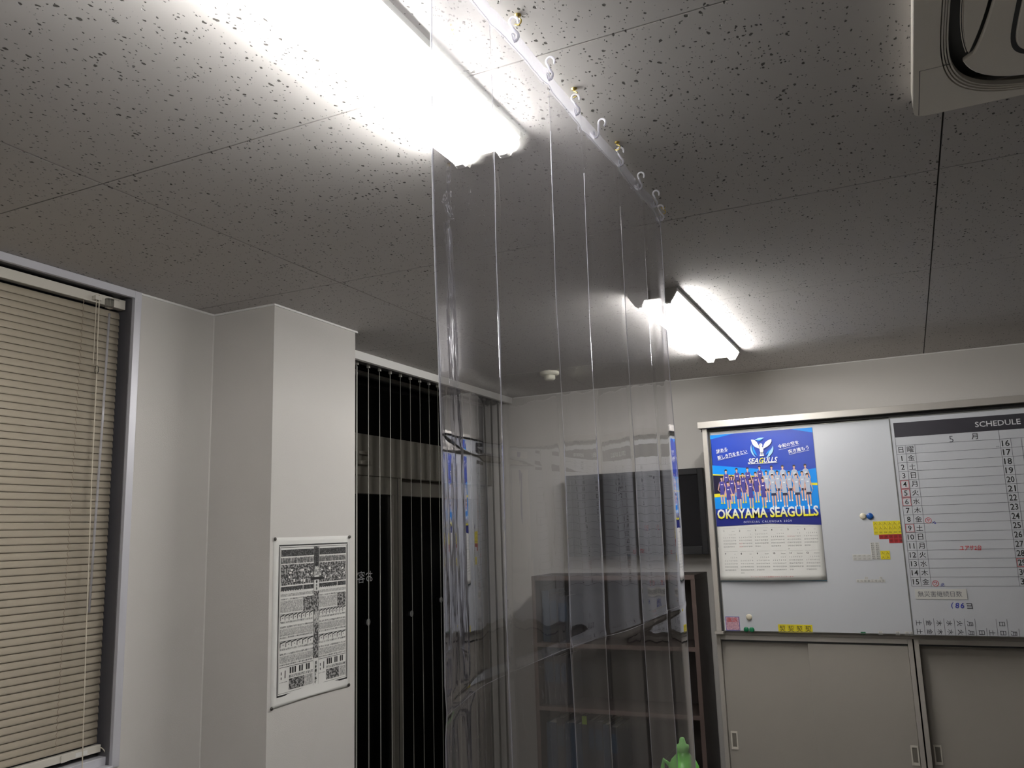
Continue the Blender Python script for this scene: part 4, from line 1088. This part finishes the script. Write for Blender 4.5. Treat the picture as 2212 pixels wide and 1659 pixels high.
# ------------------------------------------------------------------ bookcase
bc = thing('bookcase', 'dark walnut open bookcase below the television', 'bookcase', (-1.51, 4.40, 0))
SX0, SX1, SY0, SY1, SZ = -1.975, -1.045, 4.40, 4.70, Z(-.247)
MB().box(SX0, SX0+.022, SY0+.004, SY1, 0, SZ-.024).build('side_panel', 'wood', bc)
MB().box(SX1-.022, SX1, SY0+.004, SY1, 0, SZ-.024).build('side_panel', 'wood', bc)
MB().box(SX0, SX1, SY0, SY1, SZ-.024, SZ).build('top_board', 'wood', bc, bevel=.001)
MB().box(SX0+.022, SX1-.022, SY1-.008, SY1, 0, SZ-.024).build('back_panel', 'wood', bc)
for zz in (Z(-.610), Z(-.945), Z(-1.28), .06): MB().box(SX0+.022, SX1-.022, SY0+.004, SY1-.008, zz-.022, zz).build('shelf', 'wood', bc)
ed = MB(); ed.box(SX0, SX0+.022, SY0, SY0+.004, 0, SZ-.024); ed.build('edge_strip', 'wood_edge', bc)
ed = MB(); ed.box(SX1-.022, SX1, SY0, SY0+.004, 0, SZ-.024); ed.build('edge_strip', 'wood_edge', bc)
ed = MB(); ed.box(SX0, SX1, SY0-.002, SY0, SZ-.024, SZ); ed.build('edge_strip', 'wood_edge', bc)
for zz in (Z(-.610), Z(-.945), Z(-1.28), .06): MB().box(SX0+.022, SX1-.022, SY0, SY0+.004, zz-.022, zz).build('edge_strip', 'wood_edge', bc)
def binder(x, zb, wdt, h, m, label):
    t = thing('binder', label, 'binder', (x+wdt/2, 4.50, zb), 'binders in the bookcase')
    y0 = SY0+.045
    c = MB(); c.box(x, x+.003, y0, SY1-.02, zb, zb+h); c.box(x+wdt-.003, x+wdt, y0, SY1-.02, zb, zb+h); c.box(x+.003, x+wdt-.003, y0, y0+.003, zb, zb+h)
    c.build('cover', 'binder' if m == 'lime' else m, t, bevel=.0008)
    MB().box(x+.004, x+wdt-.004, y0+.012, SY1-.025, zb+.006, zb+h-.006).build('pages', 'paper', t)
    MB().box(x+wdt*.1, x+wdt*.9, y0-.0006, y0-.0001, zb+h*(.84 if m == 'lime' else .45), zb+h*(.99 if m == 'lime' else .85)).build('spine_label', m if m == 'lime' else 'binder2', t)
ORD = 'first second third fourth fifth sixth seventh eighth ninth tenth eleventh twelfth'.split()
rb = random.Random(11); k = 0
for zb in (Z(-.610), Z(-.945), Z(-1.28)):
    x = SX0+.04; place = {Z(-.610): 'top', Z(-.945): 'middle', Z(-1.28): 'lower'}[zb]; i = 0
    while x < SX1-(.78 if place != 'lower' else .50):
        wd = rb.choice((.035, .045, .06)); i += 1
        m_ = 'lime' if (place == 'lower' and i == 5) else rb.choice(('binder', 'binder', 'binder2'))
        binder(x, zb+.0005, wd, rb.uniform(.24, .285) if m_ != 'lime' else .29, m_, ('lime topped' if m_ == 'lime' else 'dark') + ' binder, %s from left on the %s bookcase shelf' % (ORD[i-1], place))
        x += wd+.002

# ------------------------------------------------------------------ green bottle on a desk behind the sheet
GX, GY, GB = -.768, 2.90, .725
dk = thing('desk', 'grey desk behind the vinyl sheet, just below the view', 'desk', (-.95, 2.85, 0))
MB().box(-1.40, -.60, 2.55, 3.20, .70, GB).build('desk_top', 'steel_light', dk, bevel=.003)
for xx in (-1.37, -.66):
    for yy in (2.58, 3.14): MB().box(xx, xx+.03, yy, yy+.03, 0, .70).build('leg', 'alu_dark', dk)
gb = thing('green_bottle', 'light green plastic squeeze bottle showing behind the vinyl edge', 'bottle', (GX, GY, GB))
MB().lathe([(.046, 0), (.052, .006), (.053, .12), (.050, .150), (.040, .170), (.026, .184), (.020, .192), (.019, .205)], (GX, GY, GB), 'z', 28).build('bottle_body', 'green_bottle', gb, smooth=True)
MB().lathe([(.0205, .196), (.0215, .198), (.0215, .216), (.012, .220), (.008, .238), (.005, .240)], (GX, GY, GB), 'z', 20).build('cap', 'cap_green', gb, smooth=True)
hp = [(GX-.046, GY-.004, GB+.150), (GX-.066, GY-.004, GB+.165), (GX-.072, GY-.004, GB+.140), (GX-.072, GY-.004, GB+.09), (GX-.062, GY-.004, GB+.06), (GX-.048, GY-.004, GB+.06)]
MB().tube(hp, .007, 10).build('handle', 'green_bottle', gb, smooth=True)

for o in SC.objects:
    if o.type == 'MESH' and o.parent and any(k in o.name for k in ('print', 'lettering', 'notes', 'weekday_strip', 'numbers', 'slogans', 'underlines', 'rules', 'title', 'footnote', 'emblem', 'picture', 'white_gaps', 'marker_month')) and len(o.data.polygons) > 1:
        o['kind'] = 'stuff'
# scratch text object is not part of the place
bpy.data.objects.remove(_to); bpy.data.curves.remove(_tc)
